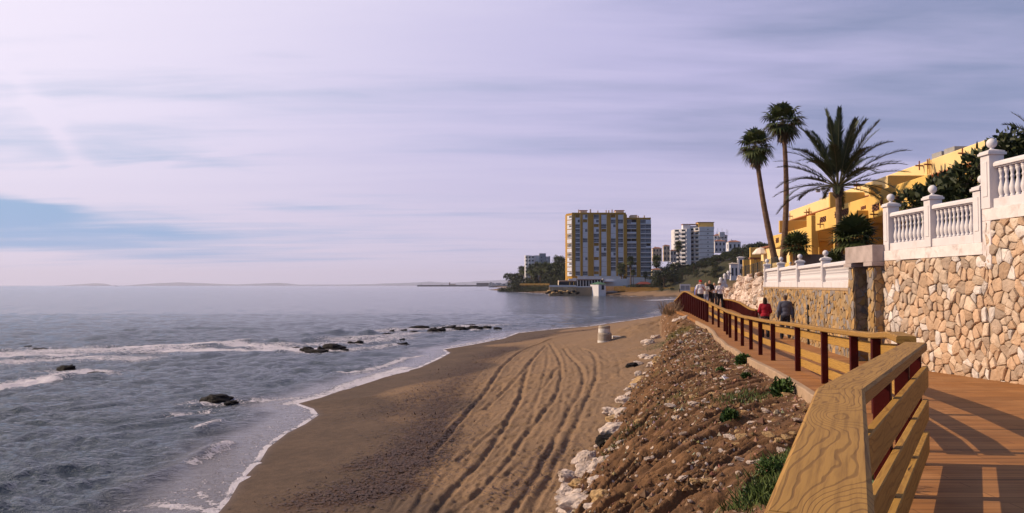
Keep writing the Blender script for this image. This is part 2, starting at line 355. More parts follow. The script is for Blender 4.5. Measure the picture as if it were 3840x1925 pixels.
def build_ground():
    rows = np.concatenate([np.linspace(-7, 8, 40)[:-1], 8*1.0032**np.arange(0, 790)]); d = rows[-1]
    rows = np.concatenate([rows, d*1.03**np.arange(1, 170)]); rows = rows[rows < 9000]
    cols = np.concatenate([np.linspace(-2.5, -.42, 25)[:-1], np.linspace(-.42, .50, 620), np.linspace(.50, 4, 60)[1:]])
    Y, C = np.meshgrid(rows, cols, indexing='ij'); X = C*(Y+8)
    s = shore_s(X, Y)+.25*fbm(X*.25, Y*.25, 3, 3)*np.clip(Y/30, .3, 2)*(np.abs(C) < 3)*0
    Z = ground_z(X, Y, s)
    xf, xt = xfoot(Y), xtop(Y); t = (X-xf)/(xt-xf)
    near = 1-sstep(70, 110, Y)
    bank = sstep(-.02, .06, t+.05*fbm(X*.9, Y*.9, 3, 5))*near
    beach = (1-bank)*sstep(-.3, 1.2, s)
    # sand relief: ruts, footprints, lumps
    rel = .014*fbm(X*.6, Y*.6, 4, 11)
    rut = np.zeros_like(X); ridge = np.zeros_like(X)
    sel = (Y > 8) & (Y < 90) & (s > 0) & (t < .3)
    Xs, Ys = X[sel], Y[sel]; wob = .05*fbm(Xs*.8, Ys*.8, 3, 21)
    r_ = np.zeros(Xs.shape); g_ = np.zeros(Xs.shape)
    for pl, a in TRACKS:
        dd = pldist(Xs+wob, Ys+wob, pl); w = .052+.036*a; va = a*(.85+.25*fbm(Xs*.5, Ys*.5, 2, 31))
        r_ = np.minimum(r_, -va*np.exp(-(dd/w)**4)); g_ = np.maximum(g_, va*np.exp(-((dd-w*2.1)/(w*.8))**2))
        # finer tread marks either side
        for off in (.55, .95): r_ = np.minimum(r_, -.30*np.exp(-((dd-off)/.06)**2)*(fbm(Xs*.7, Ys*.7, 2, 41) > -.1))
    rut[sel] = r_; ridge[sel] = g_
    fp = fbm(X*3.1, Y*1.9, 2, 51); foot = -sstep(.28, .5, fp)*sstep(3.5, 6, s)
    far_ok = 1-sstep(45, 75, Y)
    dry = sstep(3.0, 6.5, s)
    Z = Z+beach*(rel*dry+.10*rut+.04*ridge*(1-np.clip(-rut, 0, 1))+(.035*foot+.010*fbm(X*2.6, Y*2.6, 3, 61))*far_ok*dry)
    # bank: gullies running down it, clods and stones
    Z = Z+bank*bank_rel(X, Y, t)
    Z = Z+bank*.02*fbm(X*5, Y*5, 3, 101)
    # dug sand heaps beside the drum and along the foot
    for hx, hy, hz_, hs in MOUNDS: Z = Z+hz_*np.exp(-(((X-hx)/hs)**2+((Y-hy)/(hs*1.6))**2))*(1+.35*fbm(X, Y, 4, 111))
    deb = np.zeros_like(X)
    for pl, w, a in DEBRIS: deb = np.maximum(deb, a*np.exp(-(pldist(X, Y, pl)/w)**2))
    deb = deb*(Y < 120)
    soilfar = sstep(15, 20, s)*sstep(110, 150, Y)
    i = np.arange(len(rows)-1)[:, None]*len(cols)+np.arange(len(cols)-1)[None, :]; i = i.ravel()
    Fc = np.stack([i, i+1, i+1+len(cols), i+len(cols)], 1)
    V = np.stack([X.ravel(), Y.ravel(), Z.ravel()], 1)
    grass = np.zeros_like(X)
    for gx, gy, gr, ga in GRASS: grass = np.maximum(grass, ga*np.exp(-(((X-gx)/gr)**2+((Y-gy)/(gr*1.7))**2)))
    m, T, b = principled('sand_and_soil', .9, .25)
    A = lambda n: T.node('ShaderNodeAttribute', attribute_name=n).outputs['Fac']
    pos = T.node('ShaderNodeNewGeometry').outputs['Position']
    big = T.noise(pos, .35, 5, .6); mid = T.noise(pos, 3, 6, .65); fine = T.noise(pos, 28, 4, .7); grit = T.noise(pos, 90, 2, .6)
    dryc = T.mix(T.ss(mid, .35, .68), SAND_DRY, tuple(c*.78 for c in SAND_DRY)); dryc = T.mix(T.ss(big, .4, .65, 0, .5), dryc, tuple(c*f for c, f in zip(SAND_DRY, (1.1, 1.06, .98))))
    wetc = T.mix(T.ss(big, .35, .65), SAND_WET, tuple(c*1.25 for c in SAND_WET))
    c = T.mix(T.ss(A('wet'), .15, .75), dryc, wetc)
    gfac = T.ss(T.math('ADD', T.math('MULTIPLY', fine, .6), T.math('MULTIPLY', mid, .4)), .38, .66, .68, 1.26); c = T.mix(1.0, c, T.node('ShaderNodeCombineColor', inp={0: gfac, 1: gfac, 2: gfac}).outputs[0], 'MULTIPLY')
    dn = T.math('ADD', A('deb'), T.math('ADD', T.math('MULTIPLY', T.math('SUBTRACT', mid, .5), 1.6), T.math('MULTIPLY', T.math('SUBTRACT', fine, .5), 2.4)))
    dm = T.ss(dn, .42, .62); dcol = T.mix(T.ss(fine, .4, .6), (.030, .014, .008), (.085, .040, .022)); c = T.mix(T.math('MULTIPLY', dm, .93), c, dcol)
    vor = T.node('ShaderNodeTexVoronoi', inp={'Vector': pos, 'Scale': 9.0}); vd = vor.outputs['Distance']; vcol = vor.outputs['Color']
    sc1 = T.mix(T.ss(mid, .3, .7), SOIL_A, SOIL_B)
    sc1 = T.mix(T.ss(fine, .45, .75, 0, .6), sc1, SOIL_C)
    vs = T.node('ShaderNodeSeparateColor', inp={0: vcol}); peb = T.math('MULTIPLY', T.ss(vd, .36, .26), T.ss(vs.outputs[0], .74, .8))
    pebc = T.mix(vs.outputs[1], (.50, .31, .20), (.62, .50, .42)); sc1 = T.mix(peb, sc1, pebc)
    gn = T.math('ADD', A('grass'), T.math('MULTIPLY', T.math('SUBTRACT', mid, .5), 1.4)); sc1 = T.mix(T.ss(gn, .35, .6, 0, .5), sc1, T.mix(fine, (.035, .045, .010), (.13, .12, .02)))
    c = T.mix(A('bank'), c, sc1)
    farc = T.mix(T.ss(mid, .4, .6), (.022, .028, .010), (.06, .045, .02)); c = T.mix(A('veg'), c, farc)
    T.l.new(c, b.inputs['Base Color'])
    r = T.ss(A('sheen'), .3, .95, .92, .36); T.l.new(r, b.inputs['Roughness'])
    wetinv = T.ss(A('wet'), .3, .9, 1.0, .35)
    hgt = T.math('ADD', T.math('MULTIPLY', mid, .5), T.math('ADD', T.math('MULTIPLY', fine, .5), T.math('ADD', T.math('MULTIPLY', grit, .25), T.math('MULTIPLY', peb, .5))))
    bn = T.node('ShaderNodeBump', inp={'Strength': T.math('MULTIPLY', wetinv, .8), 'Distance': .05, 'Height': hgt}); T.l.new(bn.outputs[0], b.inputs['Normal'])
    wet = np.exp(-np.clip(s-WETW*(.75+.5*fbm(X*.15, Y*.15, 2, 121)), 0, None)/1.1)
    o = mk('ground', V, Fc, m, None, True, None, {'wet': wet.ravel(), 'sheen': np.exp(-np.clip(s, 0, None)/.45).ravel(), 'deb': deb.ravel(), 'bank': (bank*(1-soilfar)).ravel(), 'grass': grass.ravel(), 'veg': soilfar.ravel()})
    struct(o); return o
SAND_DRY = (.255, .152, .083); SAND_WET = (.088, .053, .032); SOIL_A = (.10, .048, .022); SOIL_B = (.215, .105, .046); SOIL_C = (.05, .024, .012)
WETW = 4.9
TRACKS = sand_rel()
def P2(pts): return [tuple(hitD(*p)[:2]) for p in pts]
DEBRIS = [(P2([(780,1260),(900,1235),(1000,1195),(1060,1150),(1100,1090)]), .9, .72), (P2([(900,1175),(1010,1140),(1090,1090),(1110,1040)]), .55, .72),
          (P2([(1030,1130),(1080,1050),(1120,1000),(1160,950),(1230,900),(1290,872)]), 1.0, .48), (P2([(860,1262),(960,1240),(1020,1225)]), .6, .95),
          (P2([(990,1170),(1060,1170),(1090,1130)]), .35, .85), (P2([(1000,1040),(1080,990),(1150,930),(1260,875)]), 1.4, .34),
          (P2([(1250,1262),(1330,1200),(1400,1120)]), .5, .30), (P2([(1290,862),(1400,838),(1500,828)]), 1.2, .32)]
q = hitD(1600, 838); q2 = hitD(1655, 815)
MOUNDS = [(q.x, q.y, .45, 2.2), (q2.x, q2.y, .35, 2.5)]
GRASS = []
for px, py, r_, a_ in [(1690,850,1.2,.9),(1670,870,1.0,.8),(1710,835,1.0,.7),(1640,960,.8,.45),(1560,1130,.5,.3),(1700,1010,.8,.5),(1655,1060,.7,.4),(1870,1010,.5,.4),(1945,1225,.24,1.0),(1915,1280,.26,.8),(1975,1165,.2,1.0),(1745,935,.5,.45)]:
    g = hitD(px, py); GRASS.append((g.x, g.y, r_, a_))
build_ground()

# ---------------------------------------------------------------- sea
def build_sea():
    rows = np.concatenate([np.linspace(-6, 7, 12)[:-1], 7*1.0058**np.arange(0, 520)])
    rows = np.concatenate([rows, rows[-1]*1.03**np.arange(1, 250)]); rows = rows[rows < 70000]
    cols = np.concatenate([np.linspace(-4, -.75, 30)[:-1], np.linspace(-.75, .36, 640), np.linspace(.36, 3, 24)[1:]])
    Y, C = np.meshgrid(rows, cols, indexing='ij'); X = C*(Y+8)
    s = -shore_s(X, Y)                        # metres out from the waterline
    Z = np.zeros_like(X); dist = np.hypot(X, Y); rs = np.random.RandomState(3)
    deep = sstep(.3, 4.0, s); res = np.maximum((Y+8)*.0018, Y*.0058)
    wx, wy = X+1.6*fbm(X*.12, Y*.12, 2, 5), Y+1.6*fbm(X*.12+9, Y*.12, 2, 6)
    for k in range(60):
        L = .38*1.055**k if k < 52 else rs.uniform(3, 7); th = rad(-70)+rs.randn()*.85; kx, ky = math.cos(th), math.sin(th)
        a = .0150*min(L, 2.2)**.55*(.6+.8*rs.rand()); q = 2*np.pi/L; fade = 1-sstep(.16, .5, res/L)
        ph = q*(kx*wx+ky*wy)+rs.rand()*6.3; gust = .65+.6*pn(X*.05+k, Y*.05, k)
        Z += a*fade*gust*(np.sin(ph)+.3*np.cos(2*ph))*deep*.72
    # low swells rolling in with the shore, and the crests that stand out in the picture
    lines = []
    def crest(pd, w, h): pl = smoothline([tuple(dz(*p)[:2]) for p in pd], 2); lines.append((pl, w, h))
    crest([(150,1290),(240,1258),(330,1225),(400,1198),(455,1172),(520,1140),(570,1122)], .35, .17)
    crest([(470,1092),(500,1082),(545,1066)], .45, .20); crest([(0,1291),(100,1262),(200,1240),(280,1230)], .6, .14)
    crest([(30,1190),(120,1175),(260,1168)], .5, .10); crest([(130,1240),(250,1215),(340,1190)], .5, .10)
    crest([(0,978),(70,966),(150,953),(230,948)], 1.0, .30); crest([(360,882),(480,874),(620,864),(720,868)], .9, .24)
    crest([(440,900),(560,893),(700,888)], 1.2, .2); crest([(540,864),(590,861),(640,859),(720,864)], .8, .30); crest([(780,843),(835,840),(870,837),(930,838)], .9, .38)
    crest([(440,830),(560,826),(680,829)], 1.1, .28); crest([(240,852),(300,848)], 1.4, .35); crest([(330,832),(460,834)], 1.5, .25); crest([(960,832),(1060,822),(1200,820),(1300,818)], 1.4, .22)
    crest([(560,1006),(640,1004)], .6, .12); crest([(860,975),(930,952),(1000,935)], .5, .14); crest([(720,860),(840,852),(960,850)], 1.2, .3)
    crest([(560,1180),(700,1165),(765,1150)], .10, .02); crest([(600,1212),(660,1190),(740,1165)], .09, .02); crest([(620,1045),(700,1030),(740,1022)], .12, .03)
    foam = np.zeros_like(X)
    for pl, w, h in lines:
        d = pldist(X, Y+.25*fbm(X*.5, Y*.5, 3, 8), pl); v = .7+.5*fbm(X*.35, Y*.35, 2, 9); Z += h*v*np.exp(-(d/w)**2)
    def fo(pd, w, a):
        nonlocal foam
        pl = smoothline([tuple(dz(*p)[:2]) for p in pd], 2); foam = np.maximum(foam, a*np.exp(-(pldist(X, Y, pl)/w)**2))
    fo([(-150,990),(0,972),(70,960),(150,948),(235,938)], 1.5, .95); fo([(0,982),(60,970),(120,960)], .8, 1.0); fo([(130,932),(190,938),(260,942)], 1.4, .6)
    fo([(-60,918),(60,908),(180,902),(330,902)], 3.0, .66); fo([(-100,893),(60,887),(200,880),(420,880)], 5.0, .70); fo([(0,895),(160,893)], 2.5, .75); fo([(270,905),(390,900)], 1.2, .7)
    fo([(310,876),(420,870),(520,864),(600,868),(730,878)], 2.0, .85); fo([(420,882),(560,880),(700,884),(790,880)], 1.8, .85); fo([(580,862),(650,855),(690,858)], 1.4, .7)
    fo([(700,870),(800,866),(900,862),(1000,850)], 3.0, .6); fo([(860,856),(960,846),(1040,838)], 3, .62); fo([(960,834),(1060,828),(1160,822),(1260,818)], 2.6, .6); fo([(760,885),(900,880),(1000,866)], 1.6, .62)
    fo([(1180,822),(1240,826),(1290,828)], 2, .35); fo([(650,1010),(720,1004),(790,1000)], .8, .6); fo([(735,1015),(800,1000),(880,972),(960,943),(1020,925)], .7, .75); fo([(860,940),(940,930),(1010,905),(1060,895)], .5, .7)
    fo([(445,1041),(520,1036)], .45, .75); fo([(500,1080),(545,1068)], .28, .7); fo([(540,1142),(572,1122)], .3, .7); fo([(480,1170),(530,1150),(570,1128)], .3, .62)
    fo([(380,1268),(450,1275),(520,1285),(560,1291)], .28, .72); fo([(500,1240),(540,1268)], .2, .7); fo([(300,1285),(420,1262),(520,1215)], .5, .42); fo([(560,1015),(640,1012)], .5, .5)
    fo([(1130,872),(1200,862),(1250,850)], .6, .62); fo([(880,944),(960,930)], .5, .5)
    fo([(1640,756),(1700,752)], 5, .7); fo([(1180,733),(1230,730),(1300,736),(1400,742)], 6, .5); fo([(1640,790),(1700,768)], 2.5, .5)
    for px, py, r in ROCKS_FOAM:
        p = dz(px, py); foam = np.maximum(foam, .72*np.exp(-(((X-p.x)/(r*1.6))**2+((Y-p.y)/(r*1.3))**2)))
    jag = .22*fbm(X*1.6, Y*1.6, 3, 14)+.12*fbm(X*5, Y*5, 2, 15)
    wdt = .03+.0016*Y
    edge = np.exp(-(np.clip(s+.05, 0, None)/(wdt*1.25))**2)*np.clip(.78+.9*fbm(X*.9, Y*.9, 3, 16), .45, 1.1)
    foam = np.maximum(foam, edge*1.1); swash = 1-sstep(.8, 3.6, s)
    foam = np.maximum(foam, .34*np.exp(-(s/1.6)**2))
    i = np.arange(len(rows)-1)[:, None]*len(cols)+np.arange(len(cols)-1)[None, :]; i = i.ravel()
    Fc = np.stack([i, i+1, i+1+len(cols), i+len(cols)], 1)
    Z = Z+.012
    V = np.stack([X.ravel(), Y.ravel(), Z.ravel()], 1)
    m, T, b = principled('sea_water', .08, .5); b.inputs['IOR'].default_value = 1.33
    A = lambda n: T.node('ShaderNodeAttribute', attribute_name=n).outputs['Fac']
    pos = T.node('ShaderNodeNewGeometry').outputs['Position']
    n1 = T.noise(T.vmap(pos, (.8, 1.3, 1), rot=(0, 0, rad(14))), 2.2, 5, .62, .2); n2 = T.noise(T.vmap(pos, (.9, 1.2, 1), rot=(0, 0, rad(10))), 9.0, 4, .6)
    n4 = T.noise(T.vmap(pos, (.16, .6, 1), rot=(0, 0, rad(8))), .35, 5, .6, .4)
    slick = T.noise(T.vmap(pos, (.012, .035, 1)), 1.0, 4, .6, .8)
    deepc = T.mix(T.ss(slick, .38, .62), SEA_A, SEA_B)
    c = T.mix(A('swash'), deepc, (.12, .10, .095))
    f1 = T.noise(pos, 2.3, 6, .68, .7); f2 = T.noise(pos, 11, 5, .7)
    lace = T.node('ShaderNodeTexVoronoi', feature='DISTANCE_TO_EDGE', inp={'Vector': T.vmap(pos, (1, 1, 1)), 'Scale': 2.6}).outputs['Distance']
    fm = T.math('ADD', A('foam'), T.math('ADD', T.math('MULTIPLY', T.math('SUBTRACT', f1, .5), 1.35), T.math('MULTIPLY', T.math('SUBTRACT', f2, .5), 1.5)))
    fm = T.math('ADD', fm, T.math('MULTIPLY', T.ss(lace, .09, .0), .22))
    fmask = T.ss(fm, .50, .68)
    c = T.mix(fmask, c, (.74, .66, .70)); T.l.new(c, b.inputs['Base Color'])
    T.l.new(T.ss(fmask, 0, 1, .10, .75), b.inputs['Roughness'])
    h = T.math('ADD', T.math('MULTIPLY', n1, 1.0), T.math('MULTIPLY', n2, .28))
    h = T.math('ADD', T.math('MULTIPLY', h, T.ss(A('swash'), .2, 1, 1, .22)), T.math('MULTIPLY', n4, T.ss(A('far'), 0, 1, .3, 1.6)))
    h = T.math('ADD', T.math('MULTIPLY', h, T.ss(A('far'), 0, 1, .9, .34)), T.math('MULTIPLY', T.math('MULTIPLY', fmask, f2), .5))
    bn = T.node('ShaderNodeBump', inp={'Strength': 1.0, 'Distance': .30, 'Height': h}); T.l.new(bn.outputs[0], b.inputs['Normal'])
    o = mk('sea', V, Fc, m, None, True, None, {'foam': foam.ravel(), 'swash': swash.ravel(), 'far': sstep(40, 200, dist).ravel()})
    struct(o)
SEA_A = (.030, .044, .056); SEA_B = (.048, .062, .078)
# rocks in the water: (photo x, y at the waterline, width px, height px) in the 2575 px wide photograph
SEAROCKS = [(553,1012,95,22),(163,930,44,12),(240,943,44,9),(95,879,34,5),(67,873,22,4),(835,880,60,15),(775,882,40,11),(800,886,60,8),(745,878,20,6),(1010,857,14,8),(1012,868,30,7),(880,865,18,6),(905,864,26,8),(868,882,20,5),(1060,826,50,8),(1100,832,36,9),(1130,828,44,9),(1160,830,40,8),(1195,828,44,10),(1225,826,26,7),(1085,834,20,6),(1015,833,16,7),(985,835,14,6),(1250,828,22,5),(975,842,26,5),(1040,836,22,5),(643,1008,20,3),(1140,822,14,6),(1180,820,40,5)]
ROCKS_FOAM = [(x-w*.3, y+2, w*.5*(5*2021/(y-718))/2021*1.2) for x, y, w, h in SEAROCKS]
build_sea()
# ---------------------------------------------------------------- materials
M_con = pmat('kerb_concrete', (.36,.235,.145), .9, .15, 3, .3, 40, dirt=(.22,.15,.10), dirt_amt=.5)
M_white = pmat('white_paint', (.64,.57,.56), .6, .05, 3, .08, 30, dirt=(.46,.34,.28), dirt_amt=.38, dscale=2.2)
M_wall_white = pmat('old_white_plaster', (.70,.60,.57), .85, .08, 4, .25, 18, dirt=(.34,.25,.21), dirt_amt=.7, dscale=2.5)
M_mortar = pmat('mortar', (.32,.22,.15), .95, .25, 6, .5, 40)
M_stone = pmat('stone', (.92,.92,.92), .85, .16, 5, .5, 14, attr=True, bdist=.03, dirt=(.34,.20,.11), dirt_amt=.35, dscale=3)
M_post = pmat('oxblood_paint', (.052,.0055,.0045), .6, .2, 4, .08, 30, spec=.08)
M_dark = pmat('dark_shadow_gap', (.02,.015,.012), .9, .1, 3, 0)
M_grey = pmat('grey_render', (.40,.31,.28), .9, .15, 3, .3, 20, dirt=(.2,.14,.11), dirt_amt=.5, dscale=1.5)

def wood_mat(name, light, dark, freq=26.0, knots=True):
    m, T, b = principled(name, .7, .15)
    gu = T.node('ShaderNodeAttribute', attribute_name='gu').outputs['Fac']; gv = T.node('ShaderNodeAttribute', attribute_name='gv').outputs['Fac']
    p = T.node('ShaderNodeCombineXYZ', inp={0: gu, 1: gv, 2: 0.0}).outputs[0]
    n1 = T.noise(T.vmap(p, (1.1, 5.0, 1)), 1.0, 3, .5, .2)
    val = T.math('ADD', gv, T.math('MULTIPLY', T.math('SUBTRACT', n1, .5), .24))
    if knots:
        v = T.node('ShaderNodeTexVoronoi', inp={'Vector': T.vmap(p, (1.5, 4.5, 1), (.37, .21, 0)), 'Scale': 1.0, 'Randomness': .9}); d = v.outputs['Distance']
        val = T.math('ADD', val, T.math('MULTIPLY', T.ss(d, .55, .0), .17))
    fineg = T.noise(T.vmap(p, (2.5, 60, 1)), 1.0, 4, .6)
    r = T.math('SINE', T.math('ADD', T.math('MULTIPLY', val, freq*6.283), T.math('MULTIPLY', fineg, 1.6)))
    ring = T.ss(r, .55, 1.0)
    c = T.mix(T.math('MULTIPLY', ring, .52), light, dark)
    pat = T.noise(T.vmap(p, (.9, 3, 1), (5, 2, 0)), 1.0, 4, .6); c = T.mix(T.ss(pat, .4, .7, 0, .38), c, tuple(x*.62 for x in light))
    c = T.mix(T.ss(fineg, .42, .72, 0, .5), c, dark)
    if knots: c = T.mix(T.ss(d, .085, .03), c, (.07, .028, .012))
    crack = T.noise(T.vmap(p, (1.2, 34, 1), (3, 9, 0)), 1.0, 2, .5); ck = T.ss(crack, .745, .775); c = T.mix(ck, c, (.05, .025, .012))
    T.l.new(c, b.inputs['Base Color'])
    h = T.math('SUBTRACT', T.math('ADD', T.math('MULTIPLY', fineg, .4), T.math('MULTIPLY', ring, .35)), ck)
    bn = T.node('ShaderNodeBump', inp={'Strength': .35, 'Distance': .004, 'Height': h}); T.l.new(bn.outputs[0], b.inputs['Normal'])
    return m
M_wood = wood_mat('rail_timber', (.37,.195,.048), (.11,.048,.014), 36.0)
M_board = wood_mat('board_timber', (.42,.225,.050), (.2,.09,.022), 16, True)

_gu = [0.0]
def plank(name, p, q, w, h, mat, parent, miter0=None, miter1=None, org=(0,0,0), bev=.008):
    """timber bar p->q (centre of its top edge line = top centre); width w across, height h down. Attributes gu (along) and gv (across) carry the grain."""
    p, q = Vector(p), Vector(q); d = (q-p); L = d.length; d.normalize(); sd = Vector((d.y, -d.x, 0)).normalized()
    s0 = miter0 or sd; s1 = miter1 or sd; _gu[0] += 3.7
    N = max(2, int(L/.5)); V = []; GU = []; GV = []
    e = min(bev, w*.2, h*.2)
    ring = [(-w/2, -e, 0), (-w/2+e, 0, .01), (w/2-e, 0, w-.01), (w/2, -e, w), (w/2, -h+e, w+h), (w/2-e, -h, w+h+.01), (-w/2+e, -h, 2*w+h), (-w/2, -h+e, 2*w+h+.01)]
    for i in range(N+1):
        t = i/N; c = p.lerp(q, t); s_ = s0.lerp(s1, t)
        for a, b_, g in ring: V.append(c+s_*a+Vector((0, 0, b_))-Vector(org)); GU.append(_gu[0]+t*L); GV.append(g)
    n = 8; Fc = [(i*n+k, i*n+(k+1) % n, (i+1)*n+(k+1) % n, (i+1)*n+k) for i in range(N) for k in range(n)]
    Fc += [tuple(range(n))[::-1], tuple(range(N*n, N*n+n))]
    Fc = [f[::-1] for f in Fc]
    return mk(name, V, Fc, mat, parent, False, None, {'gu': GU, 'gv': GV})

# ---------------------------------------------------------------- walkway deck and kerb
WP = [(-8,9.55),(6,9.13),(14,8.89),(17,8.8),(20.9,8.8),(41,12.82),(52,15.2),(62,17.2),(75,19.5),(84,23),(120,36)]
def wx(d): return float(np.interp(d, [p[0] for p in WP], [p[1] for p in WP]))
def deck():
    ys = np.concatenate([np.arange(-6, 20, .5), np.arange(20, 90, 1.0)]); V = []; Fc = []; n = 9
    for y in ys:
        xl = fx(y)-edge_off(y); xr = wx(y)+.25; z = z_deck(y)
        if y > 50: xl = max(xl, 9.2+(y-50)*.3)
        for k in range(n): V.append((xl+(xr-xl)*k/(n-1), y, z))
        V.append((xl, y, z-.16)); V.append((xr, y, z-.16))
    m_ = n+2
    for i in range(len(ys)-1):
        a = i*m_; b_ = a+m_
        Fc += [(a+k, a+k+1, b_+k+1, b_+k) for k in range(n-1)]+[(a, b_, b_+n, a+n), (a+n, b_+n, b_+n+1, a+n+1)]
    Fc.append((0,)+tuple(range(n, n+2))[:1]+(n+1,)+tuple(range(n-1, 0, -1)))
    m, T, b = principled('stamped_deck', .75, .25)
    pos = T.node('ShaderNodeNewGeometry').outputs['Position']
    br = T.node('ShaderNodeTexBrick', inp={'Vector': T.vmap(pos, (1, 1, 1), (.3, .1, 0)), 'Scale': 1.0, 'Mortar Size': .006, 'Mortar Smooth': .3, 'Brick Width': 1.5, 'Row Height': .155, 'Color1': (.8, .8, .8, 1), 'Color2': (1.08, 1.08, 1.08, 1), 'Mortar': (.55, .55, .55, 1)})
    br2 = T.node('ShaderNodeTexBrick', inp={'Vector': pos, 'Scale': 1.0, 'Mortar Size': .014, 'Mortar Smooth': .1, 'Brick Width': 40.0, 'Row Height': 1.27, 'Color1': (1, 1, 1, 1), 'Color2': (1, 1, 1, 1), 'Mortar': (.25, .25, .25, 1)})
    g = T.noise(T.vmap(pos, (1.3, 26, 1)), 1.0, 5, .6); mid = T.noise(pos, 1.1, 5, .6)
    c = T.mix(T.ss(g, .35, .68), (.36, .150, .042), (.21, .083, .024)); c = T.mix(T.ss(mid, .4, .68, 0, .5), c, (.42, .20, .075))
    c = T.mix(1.0, c, br.outputs[0], 'MULTIPLY'); c = T.mix(1.0, c, br2.outputs[0], 'MULTIPLY'); T.l.new(c, b.inputs['Base Color'])
    h = T.math('ADD', T.math('MULTIPLY', g, .5), T.math('MULTIPLY', br.outputs['Fac'], -1.0))
    bn = T.node('ShaderNodeBump', inp={'Strength': .4, 'Distance': .006, 'Height': h}); T.l.new(bn.outputs[0], b.inputs['Normal'])
    struct(mk('walkway', V, Fc, m))
    # kerb
    V = []; Fc = []; ys = np.arange(7.6, 41.2, .6)
    for i, y in enumerate(ys):
        x = fx(y)-edge_off(y); z = z_deck(y); j = .012*math.sin(i*2.3)
        V += [(x-.13+j, y, z-.35), (x-.13+j, y, z+.02), (x-.11+j, y, z+.035), (x-.012, y, z+.035), (x-.003, y, z+.02), (x-.003, y, z-.35)]
    for i in range(len(ys)-1):
        a = i*6; b_ = a+6; Fc += [(a+k, a+k+1, b_+k+1, b_+k)[::-1] for k in range(5)]
    Fc += [(0, 1, 2, 3, 4, 5), tuple(range(len(V)-6, len(V)))[::-1]]
    struct(mk('kerb', V, Fc, M_con))
deck()

# ---------------------------------------------------------------- timber railings
def side(p, q): d = (Vector(q)-Vector(p)); d.z = 0; d.normalize(); return Vector((d.y, -d.x, 0))
def miters(pts):
    sds = [side(pts[i], pts[i+1]) for i in range(len(pts)-1)]; out = [sds[0]]
    for a, b in zip(sds[:-1], sds[1:]):
        m = (a+b).normalized(); out.append(m/max(.5, m.dot(a)))
    return out+[sds[-1]]
def post(parent, x, y, z0, z1, w=.1, ang=0.0):
    b = MB(); c, s = math.cos(ang), math.sin(ang); h = w/2
    b.prism([(x+c*a-s*d, y+s*a+c*d) for a, d in ((-h, -h), (h, -h), (h, h), (-h, h))], z0, z1)
    return b.build('post', M_post, parent, bevel=.006)
def caps(parent, pts, w, h):
    ms = miters(pts); fr = lambda v: v
    for i in range(len(pts)-1):
        a, b = Vector(pts[i]), Vector(pts[i+1]); g = (b-a).normalized()*.003
        plank('handrail', a+g, b-g, w, h, M_wood, parent, ms[i], ms[i+1], bev=.012)
def boards(parent, pts, specs, off, th=.045):
    ms = miters(pts)
    for i in range(len(pts)-1):
        a, b = Vector(pts[i]), Vector(pts[i+1]); g = (b-a).normalized()*.004
        for dzt, hh in specs:
            plank('board', a+ms[i]*off-Vector((0, 0, dzt))+g, b+ms[i+1]*off-Vector((0, 0, dzt))-g, th, hh, M_board, parent, ms[i], ms[i+1], bev=.006)
r1 = empty('timber_railing', (0, 0, 0), 'broad weathered timber handrail with knots closest to the camera, curving along the deck edge', 'railing')
NP = [(-2.0, -3.2, 4.66), (.53-.43*.0, 1.41, 4.60), (1.34, 3.3, 4.58), (3.5, 7.0, 4.508)]
NP[1] = (.53, 1.41, 4.60)
caps(r1, [NP[0], NP[2], NP[3]] if False else NP, .185, .075)
boards(r1, NP, [(.20, .18), (.485, .18), (.76, .18)], .075)
for t, a, b in ((.55, NP[0], NP[1]), (.35, NP[1], NP[2]), (.05, NP[2], NP[3]), (.37, NP[2], NP[3]), (.68, NP[2], NP[3]), (.985, NP[2], NP[3])):
    p = Vector(a).lerp(Vector(b), t); post(r1, p.x, p.y, z_deck(p.y)-.25, p.z-.076, .095, -math.atan2(b[0]-a[0], b[1]-a[1]))
RP = [(7.45,.468),(8.3,.475),(10.2,.60),(11.8,.665),(14.2,.74),(17,.80),(20.3,.888),(22.4,.925),(24.8,.965),(26.6,.985),(29.5,1.02),(31.9,1.035),(34.0,1.06),(36,1.05),(38.2,.995),(39.9,.90),(41,.78)]
r2 = empty('timber_railing', (0, 0, 0), 'long timber railing on dark red posts running away along the seaward kerb of the walkway', 'railing')
FPt = [(float(fx(d)), d, 5-h) for d, h in RP]
caps(r2, FPt, .17, .07)
boards(r2, FPt, [(.13, .155), (.53, .155)], .075); boards(r2, FPt[:6], [(.74, .155)], .075)
p0 = FPt[0]; post(r2, p0[0]+.03, p0[1]+.12, z_deck(7.5)-.1, p0[2]-.071, .10, -.35)
for i in range(2, len(FPt)): post(r2, FPt[i][0], FPt[i][1], float(z_deck(FPt[i][1]))-.01, FPt[i][2]-.071, .105, -.2)
# hump of the footbridge
BP = [(41.15,9.95,.77),(43.5,9.95,.585),(45,9.95,.39),(46,9.95,.305),(46.7,9.96,.36),(48,9.99,.645),(49.5,10.04,.93)]
r3 = empty('bridge_railing', (0, 0, 0), 'humped railing of close set dark red posts at the seaward end of the footbridge', 'railing')
BPt = smoothline([(x, d, 5-h) for d, x, h in BP], 1); caps(r3, BPt, .16, .07)
bb = [(41.2,1.98),(43.4,1.92),(45,1.77),(46.6,1.66),(49.5,1.72)]
for d in np.arange(41.3, 49.6, .5):
    zr = 5-float(np.interp(d, [p[0] for p in BP], [p[2] for p in BP])); post(r3, float(np.interp(d, [p[0] for p in BP], [p[1] for p in BP])), float(d), 5-float(np.interp(d, [p[0] for p in bb], [p[1] for p in bb])), zr-.05, .11)
for d in np.arange(44.6, 48.6, .24):
    plank('skirt_board', (9.86, d, 3.36), (9.86, d+.2, 3.36), .04, .62, M_board, r3)
